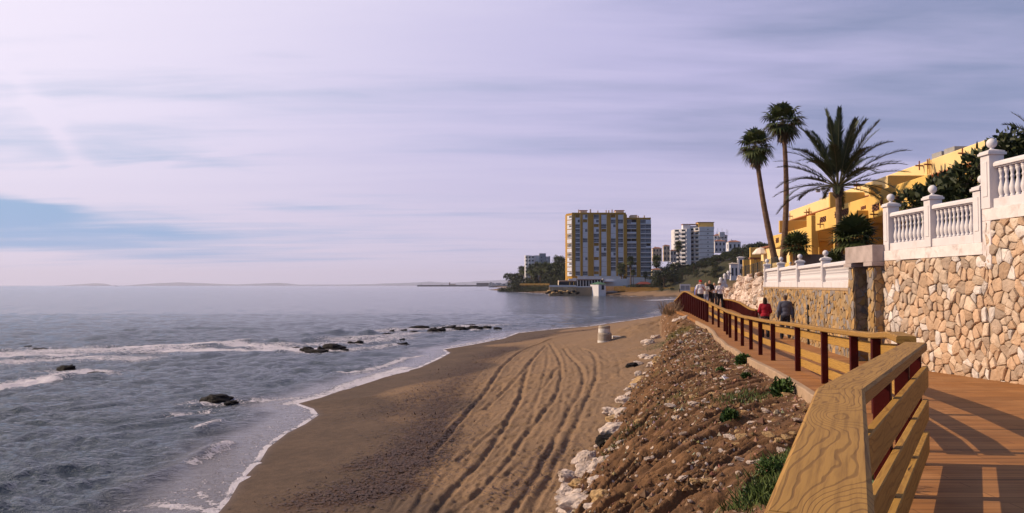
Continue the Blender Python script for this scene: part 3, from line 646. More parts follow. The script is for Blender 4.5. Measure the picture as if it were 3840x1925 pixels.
boards(r3, [(9.97, d, 5-float(np.interp(d, [p[0] for p in BP], [p[2] for p in BP]))) for d in (41.2, 43.5, 45.2, 46.4, 48)], [(.25, .15), (.65, .15)], .08)
# landward parapet of the bridge
r4 = empty('bridge_railing', (0, 0, 0), 'short curved railing of dark red posts against the white boulder wall', 'railing')
c1 = lambda x, y, d: at(2500+x*.18587, 1000+y*.18587, d)
RR = [c1(1145, 650, 50.4), c1(1290, 660, 48.4), c1(1400, 690, 46.6), c1(1500, 725, 44.8), c1(1600, 790, 42.8), c1(1700, 848, 41.2), c1(1815, 868, 39.2)]
RRt = smoothline([tuple(v) for v in RR], 1); caps(r4, RRt, .16, .07)
for i in range(26):
    t = i/25*(len(RR)-1); k = min(int(t), len(RR)-2); p = RR[k].lerp(RR[k+1], t-k); post(r4, p.x, p.y, float(z_deck(p.y))-.02, p.z-.06, .1)

# ---------------------------------------------------------------- stone facings: every stone is modelled
def clip_cell(c, nb, lim):
    poly = [(c[0]-lim, c[1]-lim), (c[0]+lim, c[1]-lim), (c[0]+lim, c[1]+lim), (c[0]-lim, c[1]+lim)]
    for q in nb:
        mx, my = (c[0]+q[0])/2, (c[1]+q[1])/2; nx, ny = q[0]-c[0], q[1]-c[1]; out = []
        for i in range(len(poly)):
            a, b = poly[i], poly[(i+1) % len(poly)]; da = (a[0]-mx)*nx+(a[1]-my)*ny; db = (b[0]-mx)*nx+(b[1]-my)*ny
            if da <= 0: out.append(a)
            if (da < 0 < db) or (db < 0 < da): t = da/(da-db); out.append((a[0]+(b[0]-a[0])*t, a[1]+(b[1]-a[1])*t))
        poly = out
        if len(poly) < 3: return []
    return poly
def stones(name, line, zb, zt, sx, sz, gap, relief, colf, mat, parent, seed, rings=((1, 0), (.97, .6), (.82, .95), (.45, 1.05)), jit=.42, small=.4, rot=0.0, rough=.0, lean=0.0):
    """line [(x,y)...] seen from its left side; zb(s), zt(s) lower and upper edge"""
    rs = np.random.RandomState(seed); seg = [0.0]
    for a, b in zip(line[:-1], line[1:]): seg.append(seg[-1]+math.hypot(b[0]-a[0], b[1]-a[1]))
    L = seg[-1]; zlo = min(zb(0), zb(L), zb(L/2)); zhi = max(zt(0), zt(L), zt(L/2), zt(L*.25))
    pts = []; nz = int((zhi-zlo)/sz)+3; ns = int(L/sx)+3
    for j in range(nz):
        for i in range(ns):
            pts.append(((i-1+.5*(j % 2)+rs.uniform(-jit, jit))*sx, zlo+(j-1+rs.uniform(-jit, jit))*sz))
            if rs.rand() < small: pts.append(((i-1+rs.uniform(-.5, .5)+.25)*sx, zlo+(j-1+.5+rs.uniform(-.2, .2))*sz))
    P = np.array(pts); asp = sx/sz; V = []; Fc = []; C = []
    cr, sr = math.cos(rot), math.sin(rot); Q = np.stack([P[:, 0]/asp, P[:, 1]], 1); Q = np.stack([Q[:, 0]*cr-Q[:, 1]*sr, Q[:, 0]*sr+Q[:, 1]*cr], 1)
    def pos(s, z, o):
        s = min(max(s, 0), L-1e-6); k = max(i for i in range(len(seg)-1) if seg[i] <= s); t = (s-seg[k])/(seg[k+1]-seg[k]); a, b = line[k], line[k+1]
        nx, ny = -(b[1]-a[1])/(seg[k+1]-seg[k]), (b[0]-a[0])/(seg[k+1]-seg[k]); o = o-lean*(z-zlo)
        return (a[0]+(b[0]-a[0])*t+nx*o, a[1]+(b[1]-a[1])*t+ny*o, z)
    for n_ in range(len(P)):
        c = P[n_]
        if c[0] < -sx*.3 or c[0] > L+sx*.3: continue
        lo, hi = zb(min(max(c[0], 0), L)), zt(min(max(c[0], 0), L))
        if c[1] < lo-sz*.4 or c[1] > hi+sz*.2: continue
        dd = (Q[:, 0]-Q[n_, 0])**2+(Q[:, 1]-Q[n_, 1])**2; idx = np.argsort(dd)[1:16]
        poly = clip_cell((c[0]/asp, c[1]), [(P[i][0]/asp, P[i][1]) for i in idx], sz*1.3)
        if len(poly) < 3: continue
        poly = [(x*asp, y) for x, y in poly]; poly = [(min(max(x, 0), L), min(max(y, lo), hi)) for x, y in poly]
        gx = sum(p[0] for p in poly)/len(poly); gy = sum(p[1] for p in poly)/len(poly)
        sh = []
        for x, y in poly:
            r = math.hypot(x-gx, y-gy); k = max(0, 1-gap*rs.uniform(.7, 1.5)/max(r, .01)); sh.append((gx+(x-gx)*k, gy+(y-gy)*k))
        q = []                                      # knock the corners off and roughen the outline
        for i in range(len(sh)):
            a, b = sh[i-1], sh[i]; cc_ = sh[(i+1) % len(sh)]
            for t0, e in ((.13, a), (.13, cc_)): q.append((b[0]+(e[0]-b[0])*t0, b[1]+(e[1]-b[1])*t0))
            m_ = ((b[0]+cc_[0])/2, (b[1]+cc_[1])/2); f = rs.uniform(-.05, .03); q.append((m_[0]+(m_[0]-gx)*f, m_[1]+(m_[1]-gy)*f))
        if max(p[0] for p in q)-min(p[0] for p in q) < gap or max(p[1] for p in q)-min(p[1] for p in q) < gap: continue
        col = colf(rs); rel = relief*rs.uniform(.45, 1.15); tx, tz = rs.uniform(-.25, .25, 2); b0 = len(V); n = len(q)
        for k, (sc_, o_) in enumerate(rings):
            for (x, y) in q:
                X_, Z_ = gx+(x-gx)*sc_, gy+(y-gy)*sc_; o = rel*o_+(tx*(X_-gx)+tz*(Z_-gy))*(o_ > 0)*.7+rs.uniform(-1, 1)*rough*(o_ > .1)
                V.append(pos(X_, Z_, max(o, -.01))); C.append(col)
        V.append(pos(gx, gy, rel*rings[-1][1]+rs.uniform(-.5, .5)*rough)); C.append(col)
        for k in range(len(rings)-1): Fc += [(b0+k*n+i, b0+k*n+(i+1) % n, b0+(k+1)*n+(i+1) % n, b0+(k+1)*n+i) for i in range(n)]
        e = len(V)-1; Fc += [(b0+(len(rings)-1)*n+i, b0+(len(rings)-1)*n+(i+1) % n, e) for i in range(n)]
    return mk(name, V, Fc, mat, parent, False, C)
def col_stone(rs):
    r = rs.rand()
    b = (.54,.35,.225) if r < .42 else (.60,.44,.32) if r < .66 else (.64,.54,.48) if r < .84 else (.42,.30,.22)
    k = rs.uniform(.8, 1.15); return tuple(x*k for x in b)
def col_slab(rs):
    r = rs.rand(); b = (.34,.22,.11) if r < .45 else (.24,.20,.18) if r < .75 else (.42,.24,.085)
    k = rs.uniform(.75, 1.2); return tuple(x*k for x in b)
def col_rock(rs):
    r = rs.rand(); b = (.66,.50,.41) if r < .6 else (.48,.33,.24) if r < .85 else (.38,.29,.24)
    k = rs.uniform(.8, 1.1); return tuple(x*k for x in b)
W1 = 14.95
w = empty('stone_wall', (0, 0, 0), 'tall retaining wall of irregular pinkish rubble stones beside the walkway on the right', 'wall')
lineH = [(wx(d), d) for d in (5, 10, W1)]; lineL = [(wx(d), d) for d in (W1, 17, 19.0)]
stones('rubble_stones', lineH, lambda s: 3.05, lambda s: 6.2, .25, .24, .008, .042, col_stone, M_stone, w, 5, rough=.005)
stones('rubble_stones', lineL, lambda s: 3.0, lambda s: 5.58, .25, .24, .008, .042, col_stone, M_stone, w, 6, rough=.005)
b = MB(); b.prism([(wx(5)+.012, 5), (wx(W1)+.012, W1), (wx(W1)+.5, W1), (wx(5)+.5, 5)], 2.6, 6.198); b.prism([(wx(W1)+.012, W1+.002), (wx(19)+.012, 19), (wx(19)+.5, 19), (wx(W1)+.5, W1+.002)], 2.6, 5.578); b.build('mortar_core', M_mortar, w)
b = MB(); b.prism([(wx(5)-.03, 5), (wx(W1)-.03, W1+.12), (wx(W1)+.52, W1+.12), (wx(5)+.52, 5)], 6.2, 6.43); b.prism([(wx(W1)-.03, W1-.14), (wx(W1)-.03, W1+.12), (wx(W1)+.3, W1+.12), (wx(W1)+.3, W1-.14)], 5.35, 6.198)
b.build('plaster_band', M_wall_white, w, bevel=.01)
b = MB(); b.prism([(wx(W1)-.03, W1+.124), (wx(19)-.03, 19), (wx(19)+.5, 19), (wx(W1)+.5, W1+.124)], 5.58, 5.81); b.build('plaster_band', M_wall_white, w, bevel=.01)

def baluster_mesh(h, r=.052):
    p = [(.8, 0), (.8, .06), (.62, .075), (.62, .10), (.82, .16), (1.0, .26), (.95, .34), (.66, .46), (.46, .56), (.44, .60), (.60, .64), (.62, .68), (.46, .70), (.46, .76), (.66, .84), (.80, .90), (.62, .915), (.8, .93), (.8, 1.0)]
    b = MB(); b.lathe([(r*a, h*z) for a, z in p], n=12); return b
def balustrade(label, a, b_, z0, zp, zb, zt, spacing, r, group):
    """a,b_ (x,y) ends; plinth z0..zp, balusters zp..zb, rail zb..zt"""
    a, b_ = Vector((*a, 0)), Vector((*b_, 0)); e = (b_-a).normalized(); L = (b_-a).length; n = Vector((-e.y, e.x, 0)); c = (a+b_)/2
    o = empty('balustrade', (c.x, c.y, z0), label, 'balustrade', group); ang = math.atan2(e.y, e.x)
    o.rotation_euler = (0, 0, ang)
    MB().box(-L/2, L/2, -.11, .11, 0, zp-z0).build('plinth', M_white, o, bevel=.01)
    bm = MB(); w_ = .105
    bm.box(-L/2, L/2, -w_+.03, w_-.03, zb-z0, zb-z0+.02); bm.add([(x, y, z) for x in (-L/2, L/2) for y, z in ((-w_, zb-z0+.022), (w_, zb-z0+.022), (w_, zt-z0-.035), (w_*.6, zt-z0), (-w_*.6, zt-z0), (-w_, zt-z0-.035))],
        [(0, 1, 2, 3, 4, 5)[::1], (6, 7, 8, 9, 10, 11)[::-1]]+[(k, 6+k, 6+(k+1) % 6, (k+1) % 6) for k in range(6)])
    bm.build('handrail', M_white, o, bevel=.008)
    k = max(2, int(round(L/spacing))); first = None
    for i in range(k):
        x = -L/2+(i+.5)*L/k
        if first is None: first = baluster_mesh(zb-zp, r).build('baluster', M_white, o, smooth=True); first.location = (x, 0, zp-z0)
        else: d = first.copy(); COL.objects.link(d); d.parent = o; d.location = (x, 0, zp-z0)
    return o
def pillar(label, x, y, z0, zt, w_, br, group, ang=0.0):
    br *= .88
    o = empty('balustrade_pillar', (x, y, z0), label, 'pillar', group, ang); h = zt-z0
    b = MB(); b.box(-w_/2, w_/2, -w_/2, w_/2, 0, h-.10)
    for s_ in (-1, 1): b.box(s_*w_/2+(0 if s_ > 0 else -.012), s_*w_/2+(.012 if s_ > 0 else 0), -w_*.27, w_*.27, .22, h-.22)
    b.build('shaft', M_white, o, bevel=.01)
    b = MB(); b.box(-w_/2-.035, w_/2+.035, -w_/2-.035, w_/2+.035, h-.098, h-.05); b.box(-w_/2-.015, w_/2+.015, -w_/2-.015, w_/2+.015, h-.05, h-.02)
    b.add([(-w_/2, -w_/2, h-.02), (w_/2, -w_/2, h-.02), (w_/2, w_/2, h-.02), (-w_/2, w_/2, h-.02), (0, 0, h+.03)], [(0, 1, 4), (1, 2, 4), (2, 3, 4), (3, 0, 4)]); b.build('cap', M_white, o, bevel=.006)
    b = MB(); b.lathe([(br*.55, 0), (br*.62, .012), (br*.35, .035), (br*.38, .05)], (0, 0, h)); b.ball((0, 0, h+.045+br*.95), br, 18, 12); b.build('ball', M_white, o, smooth=True)
    return o
gU = 'white balustrades on top of the rubble stone wall'; gP = 'white pillars with balls above the rubble stone wall'
X_ = lambda d: wx(d)+.12
balustrade('white balustrade nearest the camera, highest of all, cut by the right edge', (X_(12.6), 12.6), (X_(14.78), 14.78), 6.43, 6.60, 7.17, 7.29, .155, .056, gU)
balustrade('weathered white balustrade just below the tallest pillar, between two ball topped pillars', (X_(15.42), 15.42), (X_(16.85), 16.85), 5.812, 5.98, 6.58, 6.70, .15, .054, gU)
balustrade('weathered white balustrade directly above the grey doorway', (X_(17.13), 17.13), (X_(18.72), 18.72), 5.812, 5.98, 6.58, 6.70, .18, .054, gU)
pillar('tallest white pillar with a ball on top, where the stone wall steps up', X_(W1)-.02, W1-.02, 6.43, 7.52, .28, .105, gP)
pillar('narrow white pillar with its ball half hidden behind the tallest pillar', X_(15.27), 15.27, 5.812, 6.90, .25, .095, gP)
pillar('white pillar with a ball between the two lower balustrades on the stone wall', X_(16.99), 16.99, 5.812, 6.91, .26, .10, gP)
pillar('white pillar with a ball at the far end of the rubble wall, above the doorway', X_(18.87), 18.87, 5.812, 6.94, .26, .10, gP)

# ---- doorway
g = empty('doorway', (8.8, 19.6, float(z_deck(19.6))), 'rendered stone doorway with a dark opening between the rubble wall and the white balustrade', 'doorway')
og = g.location
def dbox(nm, mat, *bx):
    b = MB()
    for q in bx: b.box(*q)
    return b.build(nm, mat, g, bevel=.008, org=og)
dbox('lintel', M_grey, (8.50, 9.6, 18.95, 20.50, 5.56, 5.96)); dbox('capital', M_grey, (8.47, 9.0, 18.92, 19.38, 5.46, 5.555), (8.47, 9.0, 20.08, 20.53, 5.46, 5.555))
stones('column', [(8.55, 19.0), (8.55, 19.34)], lambda s: 3.1, lambda s: 5.45, .2, .24, .006, .014, col_slab, M_stone, g, 11).location = (-og.x, -og.y, -og.z)
stones('column', [(9.0, 18.995), (8.56, 18.995)][::-1], lambda s: 3.1, lambda s: 5.45, .2, .24, .006, .014, col_slab, M_stone, g, 12).location = (-og.x, -og.y, -og.z)
c2 = stones('column_face', [(8.56, 19.0), (9.1, 19.0)][::-1], lambda s: 3.1, lambda s: 5.45, .2, .24, .006, .014, col_slab, M_stone, g, 13); c2.location = (-og.x, -og.y, -og.z)
stones('column', [(8.55, 20.12), (8.55, 20.45)], lambda s: 3.1, lambda s: 5.45, .2, .24, .006, .014, col_slab, M_stone, g, 14).location = (-og.x, -og.y, -og.z)
dbox('jamb', M_mortar, (8.56, 9.3, 19.005, 19.34, 2.9, 5.452), (8.56, 9.3, 20.12, 20.45, 2.9, 5.452), (9.3, 9.4, 19.0, 20.5, 2.9, 5.555))
stones('inner_wall', [(9.28, 20.11), (8.57, 20.11)][::-1], lambda s: 3.1, lambda s: 5.45, .25, .25, .008, .014, col_slab, M_stone, g, 15).location = (-og.x, -og.y, -og.z)
dbox('door', M_dark, (9.24, 9.295, 19.345, 20.1, 3.1, 5.3))

# ---- low balustrade on the clad wall
B0, BS = 8.8, .2
bx_ = lambda d: B0+BS*(d-20.9)
w2 = empty('clad_wall', (0, 0, 0), 'wall clad in thin brown and grey crazy paving slabs below the low white balustrade', 'wall')
lineC = [(bx_(20.46), 20.46), (bx_(41), 41)]
stones('slab_cladding', lineC, lambda s: 2.7, lambda s: 4.86, .30, .22, .014, .014, col_slab, M_stone, w2, 21, rings=((1, 0), (.96, .9), (.7, 1.0)))
e_ = Vector((BS, 1, 0)).normalized(); nn = Vector((1, -BS, 0)).normalized()
def strip(b, d0, d1, o0, o1, z0, z1):
    P = [(bx_(d0)+nn.x*o0, d0+nn.y*o0), (bx_(d1)+nn.x*o0, d1+nn.y*o0), (bx_(d1)+nn.x*o1, d1+nn.y*o1), (bx_(d0)+nn.x*o1, d0+nn.y*o1)]; return b.prism(P, z0, z1)
M_mortarC = pmat('ochre_mortar', (.42,.25,.11), .95, .2, 5, .4, 40)
b = MB(); strip(b, 20.46, 41, .004, .5, 2.4, 4.86); b.build('mortar_core', M_mortarC, w2)
b = MB(); strip(b, 20.46, 41, -.02, .5, 4.862, 4.93); b.build('coping', M_con, w2)
dp = MB(); strip(dp, 27.3, 27.46, -.05, .003, 2.95, 4.35); o = dp.build('drain_slot', M_dark); tag(o, 'dark narrow drain slot running up the brown clad wall', 'drain')
gB = 'low white balustrade panels along the brown clad wall'; gC = 'white pillars with balls along the low balustrade'
PD = [24.8, 29.8, 35.0, 40.2]; ed = [20.52]+PD+[40.95]
nmB = ['low white balustrade panel touching the grey doorway', 'second low white balustrade panel from the grey doorway', 'third low white balustrade panel from the grey doorway', 'fourth low white balustrade panel, next to last before the boulders', 'short last piece of low white balustrade against the boulder wall']
for i in range(5):
    d0, d1 = ed[i]+(.13 if i else 0), ed[i+1]-(.13 if i < 4 else 0)
    balustrade(nmB[i], (bx_(d0)+.1, d0), (bx_(d1)+.1, d1), 4.932, 5.10+.02*i, 5.53+.045*i, 5.67+.048*i, .15, .055, gB)
nmP = ['first ball topped pillar of the low balustrade from the doorway', 'second ball topped pillar of the low balustrade from the doorway', 'third ball topped pillar of the low balustrade from the doorway', 'last ball topped pillar of the low balustrade, next to the boulder wall']
for d, l in zip(PD, nmP): pillar(l, bx_(d)+.1, d, 4.932, 5.87+(d-24.8)*.014, .25+(d-24.8)*.003, .1+(d-24.8)*.001, gC, math.atan2(1, BS)-math.pi/2)
pillar('small ball topped pillar standing back behind the low balustrade', 14.0, 40.4, 5.5, 6.0, .2, .085, gC)

# ---- boulder wall
BW = [(12.86, 41.1), (15.2, 52), (17.2, 62), (17.7, 65)]; BW2 = [(17.7, 65.02), (19.5, 75), (23, 84)]
w3 = empty('boulder_wall', (0, 0, 0), 'sloping retaining wall of large cream boulders behind the footbridge', 'wall')
def topH(s): return 5.55+.28*math.sin(s*.9)+.12*math.sin(s*2.7)
RG = ((1, -.4), (.98, .35), (.85, .8), (.55, 1.05))
stones('boulder_face', BW, lambda s: 3.0, topH, 1.15, .62, .015, .30, col_rock, M_stone, w3, 31, RG, .45, .3, .5, .05, .22)
stones('boulder_face', BW2, lambda s: 3.0, lambda s: 4.75+.15*math.sin(s*2), 1.15, .62, .015, .30, col_rock, M_stone, w3, 32, RG, .45, .3, .5, .05, .15)
b = MB()
for (x0, y0), (x1, y1), zt in [(BW[i], BW[i+1], 5.45) for i in range(3)]+[(BW2[i], BW2[i+1], 4.7) for i in range(2)]:
    b.add([(x0, y0, 2.8), (x1, y1, 2.8), (x1+.55, y1, zt), (x0+.55, y0, zt), (x0+2, y0, 2.8), (x1+2, y1, 2.8), (x1+2, y1, zt), (x0+2, y0, zt)], [(0, 1, 2, 3)[::-1], (3, 2, 6, 7)[::-1], (0, 3, 7, 4), (1, 5, 6, 2)])
b.build('earth_core', M_mortar, w3)
# garden terrace behind the walls
M_terr = pmat('garden_soil', (.16,.10,.06), .95, .3, 1, .4, 10, dirt=(.05,.07,.02), dirt_amt=.8, dscale=.5)
V = []; ys = [5, 10, 14.95, 19, 20.9, 28, 41.1, 52, 62, 64.9]
for y in ys: V += [(wx(y)+.4+(.3 if y > 41 else 0), y, 5.45), (60, y, 5.45)]
struct(mk('terrace', V, [(2*i, 2*i+1, 2*i+3, 2*i+2) for i in range(len(ys)-1)], M_terr))
V = []; ys = [65, 75, 84, 105]
for y in ys: V += [(wx(y)+.9, y, 4.7), (60, y, 4.7)]
struct(mk('terrace', V, [(2*i, 2*i+1, 2*i+3, 2*i+2) for i in range(len(ys)-1)], M_terr))
# ---------------------------------------------------------------- foliage
def leaf_mat(name, c1, c2, rough=.6):
    m, T, b = principled(name, rough, .3)
    a = T.node('ShaderNodeAttribute', attribute_name='col').outputs['Color']; sp = T.node('ShaderNodeSeparateColor', inp={0: a})
    pos = T.node('ShaderNodeTexCoord').outputs['Object']; n = T.noise(pos, .6, 3, .6)
    f = T.math('ADD', T.math('MULTIPLY', sp.outputs[0], .75), T.math('MULTIPLY', n, .35), clamp=True)
    T.l.new(T.mix(f, c1, c2), b.inputs['Base Color']); b.inputs['Transmission Weight'].default_value = 0
    return m
M_fan = leaf_mat('fan_palm_leaf', (.012,.020,.006), (.095,.105,.026)); M_date = leaf_mat('date_palm_leaf', (.014,.022,.010), (.095,.10,.040)); M_date.name = 'feather_leaf'
M_dead = leaf_mat('dead_frond', (.05,.03,.015), (.16,.10,.05)); M_pine = leaf_mat('pine_needles', (.008,.014,.005), (.050,.055,.016)); M_broad = leaf_mat('broad_leaf', (.010,.016,.005), (.065,.070,.020))
M_shrub = leaf_mat('shrub_leaf', (.012,.030,.008), (.07,.12,.02)); M_grass = leaf_mat('grass_blade', (.02,.04,.01), (.11,.14,.03)); M_dry = leaf_mat('dry_twig', (.10,.06,.03), (.26,.16,.09))
M_trunk = pmat('palm_trunk', (.15,.085,.055), .95, .3, 3, .6, 14, dirt=(.05,.03,.02), dirt_amt=.6, stretch=(1, 1, 3)); M_bark = pmat('bark', (.10,.065,.045), .95, .3, 3, .6, 12)

def leaf(V, Fc, C, p, d, n, L, w, c, fold=0):
    d = d.normalized(); s = d.cross(n)
    if s.length < 1e-4: s = d.orthogonal()
    s.normalize(); k = len(V); V += [p-s*w*.5, p+s*w*.5, p+d*L*.55+s*w*.42, p+d*L, p+d*L*.55-s*w*.42]; Fc.append((k, k+1, k+2, k+3, k+4)); C += [(c, c, c)]*5
def feather_crown(rs, n, L, nl=48, lw=.035, ll=.42, elev=(-12, 88), base_bare=.24):
    V, Fc, C = [], [], []; S = MB()
    for i in range(n):
        f = (i+.5)/n; el = rad(elev[0]+(elev[1]-elev[0])*f**.85+rs.uniform(-7, 7)); az = i*2.39996+rs.uniform(-.25, .25); Lf = L*rs.uniform(.85, 1.05)*(1-.12*(1-f))
        h = Vector((math.cos(az), math.sin(az), 0)); p = Vector((0, 0, 0))+h*.08; pts = [p.copy()]; e = el
        N = 16; droop = (.95 if el < 1.0 else .55)*rs.uniform(.7, 1.2)
        for k in range(N):
            t = k/N; e_ = el-droop*t**1.8; p = p+(h*math.cos(e_)+Vector((0, 0, 1))*math.sin(e_))*Lf/N; pts.append(p.copy())
        S.c = (.5, .5, .5); S.tube(pts, [.028*(1-.85*k/N) for k in range(N+1)], 5, False)
        sw = rs.uniform(.2, .9)
        for k in range(nl):
            t = base_bare+(1-base_bare)*k/nl; x = t*N; j = min(int(x), N-1); q = pts[j].lerp(pts[j+1], x-j); tan = (pts[j+1]-pts[j]).normalized(); sd = tan.cross(Vector((0, 0, 1)))
            if sd.length < .05: sd = Vector((-h.y, h.x, 0))
            sd.normalize(); up = sd.cross(tan); ln = ll*(.35+.65*math.sin(math.pi*min(1, .15+.82*(t-base_bare)/(1-base_bare))))
            for s_ in (-1, 1):
                d = tan*(.85+.5*t)+sd*s_*(1.0-.35*t)+up*rs.uniform(.05, .55)+Vector((0, 0, -.25))*rs.uniform(0, 1); leaf(V, Fc, C, q, d, up, ln*rs.uniform(.85, 1.1), lw, rs.uniform(0, .6)*sw+.2*t)
    return V, Fc, C, S
def fan_crown(rs, n, R, pet, elev=(-62, 86), seg=15, droop=.55):
    V, Fc, C = [], [], []; S = MB()
    for i in range(n):
        f = (i+.5)/n; el = rad(elev[0]+(elev[1]-elev[0])*f+rs.uniform(-8, 8)); az = i*2.39996+rs.uniform(-.3, .3); h = Vector((math.cos(az), math.sin(az), 0))
        ax = h*math.cos(el)+Vector((0, 0, 1))*math.sin(el); p = ax*.05; q = p+ax*pet*rs.uniform(.8, 1.1); S.c = (.5,)*3; S.tube([p, (p+q)/2+Vector((0, 0, .03)), q], [.018, .014, .01], 4, False)
        side_ = ax.cross(Vector((0, 0, 1)));
        if side_.length < .1: side_ = Vector((-h.y, h.x, 0))
        side_.normalize(); nrm = side_.cross(ax); r_ = R*rs.uniform(.85, 1.1); b = rs.uniform(.05, .85)
        for k in range(seg):
            a = (k/(seg-1)-.5)*math.pi*1.35; d = ax*math.cos(a)+side_*math.sin(a); m = q+d*r_*.55+nrm*rs.uniform(-.02, .03)*r_; e = q+d*r_*(1-.12*abs(a))+Vector((0, 0, -droop*r_*rs.uniform(.25, .7))); c = min(1, b*rs.uniform(.6, 1.2))
            s_ = d.cross(nrm).normalized(); w = r_*.115; k0 = len(V); V += [q-s_*w*.15, q+s_*w*.15, m+s_*w*.62, m-s_*w*.62, e]; Fc += [(k0, k0+1, k0+2, k0+3), (k0+3, k0+2, k0+4)]; C += [(c,)*3]*5
    return V, Fc, C, S
def palm(name, label, cat, base, top, r0, r1, crown, mat, bend=(0, 0), dead=0, rs=None, group=None, seed=0, stub=0):
    rs = rs or np.random.RandomState(seed); base, top = Vector(base), Vector(top)
    o = empty(name, base, label, cat, group); N = 22; T_ = top-base; pts = []; rr = []
    for i in range(N+1):
        t = i/N; pts.append(T_*t+Vector((bend[0], bend[1], 0))*math.sin(math.pi*t)); rr.append((r0+(r1-r0)*t)*(1+.05*(i % 2))*(1.25 if i == 0 else 1))
    b = MB(); b.tube(pts, rr, 12); b.build('trunk', M_trunk, o)
    V, Fc, C, S = crown(rs); o2 = mk('crown', V, Fc, mat, o, False, C); o2.location = T_
    st = S.build('leaf_stalks', leafstalk, o, cols=True); st.location = T_
    if stub:
        b = MB()
        for i in range(stub):
            a = i*2.4; zz = -.6*stub_h(i, stub); d = Vector((math.cos(a), math.sin(a), .9)); p = Vector((math.cos(a)*r1*.9, math.sin(a)*r1*.9, zz)); b.tube([p, p+d*.16], [.05, .02], 5)
        q = b.build('cut_frond_bases', M_bark, o); q.location = T_
    if dead:
        V, Fc, C = [], [], []
        for i in range(dead):
            a = rs.uniform(0, 6.28); z = -rs.uniform(0, .9); p = Vector((math.cos(a)*r1, math.sin(a)*r1, z)); d = Vector((math.cos(a)*.45, math.sin(a)*.45, -1)); leaf(V, Fc, C, p, d, Vector((math.cos(a), math.sin(a), 0)), rs.uniform(.4, .8), .12, rs.uniform(0, 1))
        q = mk('dead_fronds', V, Fc, M_dead, o, False, C); q.location = T_
    return o
def stub_h(i, n): return i/n
leafstalk = leaf_mat('leaf_stalk', (.06,.05,.02), (.16,.13,.06))
gF = 'palms rising behind the low balustrade'
fc = lambda n, R, pet, e0=-62: (lambda rs: fan_crown(rs, n, R, pet, (e0, 86)))
palm('fan_palm', 'shorter of the two tall slender fan palms, leaning left', 'palm', tuple(at(2908, 985, 50)), tuple(at(2832, 548, 50)), .20, .12, fc(32, .82, .62), M_fan, (-.1, 0), 260, seed=3, group=gF)
palm('fan_palm', 'tallest slender fan palm with a straight trunk and round crown', 'palm', tuple(at(2935, 985, 51)), tuple(at(2936, 458, 51)), .20, .12, fc(34, .90, .70), M_fan, (.22, 0), 300, seed=5, group=gF)
palm('date_palm', 'big feathery date palm with a wide arching crown in front of the yellow building', 'palm', tuple(at(3150, 975, 42)), tuple(at(3143, 700, 42)), .14, .15, lambda rs: feather_crown(rs, 50, 4.0, 74, .038, .50), M_date, (0, 0), 0, seed=8, group=gF, stub=60)
gD = 'dwarf fan palms in the terrace garden'
palm('dwarf_palm', 'large dwarf fan palm beside the grey doorway', 'palm', tuple(at(3215, 1000, 30)), tuple(at(3205, 895, 30)), .14, .13, lambda rs: fan_crown(rs, 40, .72, .42, (-35, 86), 15, .35), M_fan, seed=11, group=gD)
palm('dwarf_palm', 'smaller dwarf fan palm under the two tall fan palms', 'palm', tuple(at(2982, 1010, 40)), tuple(at(2985, 925, 40)), .14, .13, lambda rs: fan_crown(rs, 32, .62, .36, (-35, 86), 13, .35), M_fan, seed=12, group=gD)
palm('dwarf_palm', 'low dwarf palm tuft just behind the low white balustrade', 'palm', tuple(at(3120, 1010, 30)), tuple(at(3125, 985, 30)), .10, .10, lambda rs: fan_crown(rs, 18, .42, .2, (-10, 86), 11, .3), M_fan, seed=13, group=gD)
palm('date_palm', 'palm fronds just showing at the right edge above the highest balustrade', 'palm', tuple(at(3930, 700, 24)), tuple(at(3925, 560, 24)), .2, .2, lambda rs: feather_crown(rs, 30, 1.5, 44, .03, .28, (0, 80)), M_date, seed=14)

def clump(rs, lobes, n, sz, C=None, flat=.5):
    """leaf sized faces spread through lobes (centre, radii)"""
    V, Fc, Cc = [], [], []; vol = [r[0]*r[1]*r[2] for c, r in lobes]; tot = sum(vol)
    tone = [rs.uniform(.1, .8) for _ in lobes]
    for (c, r), v, tn in zip(lobes, vol, tone):
        for _ in range(max(4, int(n*v/tot))):
            d = Vector(rs.randn(3)).normalized(); k = rs.uniform(.45, 1.0)**.5*(1+.12*rs.randn()); p = Vector((c[0]+d.x*r[0]*k, c[1]+d.y*r[1]*k, c[2]+d.z*r[2]*k))
            o = (d+Vector(rs.randn(3))*.7+Vector((0, 0, flat))).normalized(); nrm = Vector(rs.randn(3)); leaf(V, Fc, Cc, p, o, nrm, sz*rs.uniform(.6, 1.3), sz*rs.uniform(.4, .7), min(1, max(0, tn+rs.uniform(-.3, .3))))
    return V, Fc, Cc
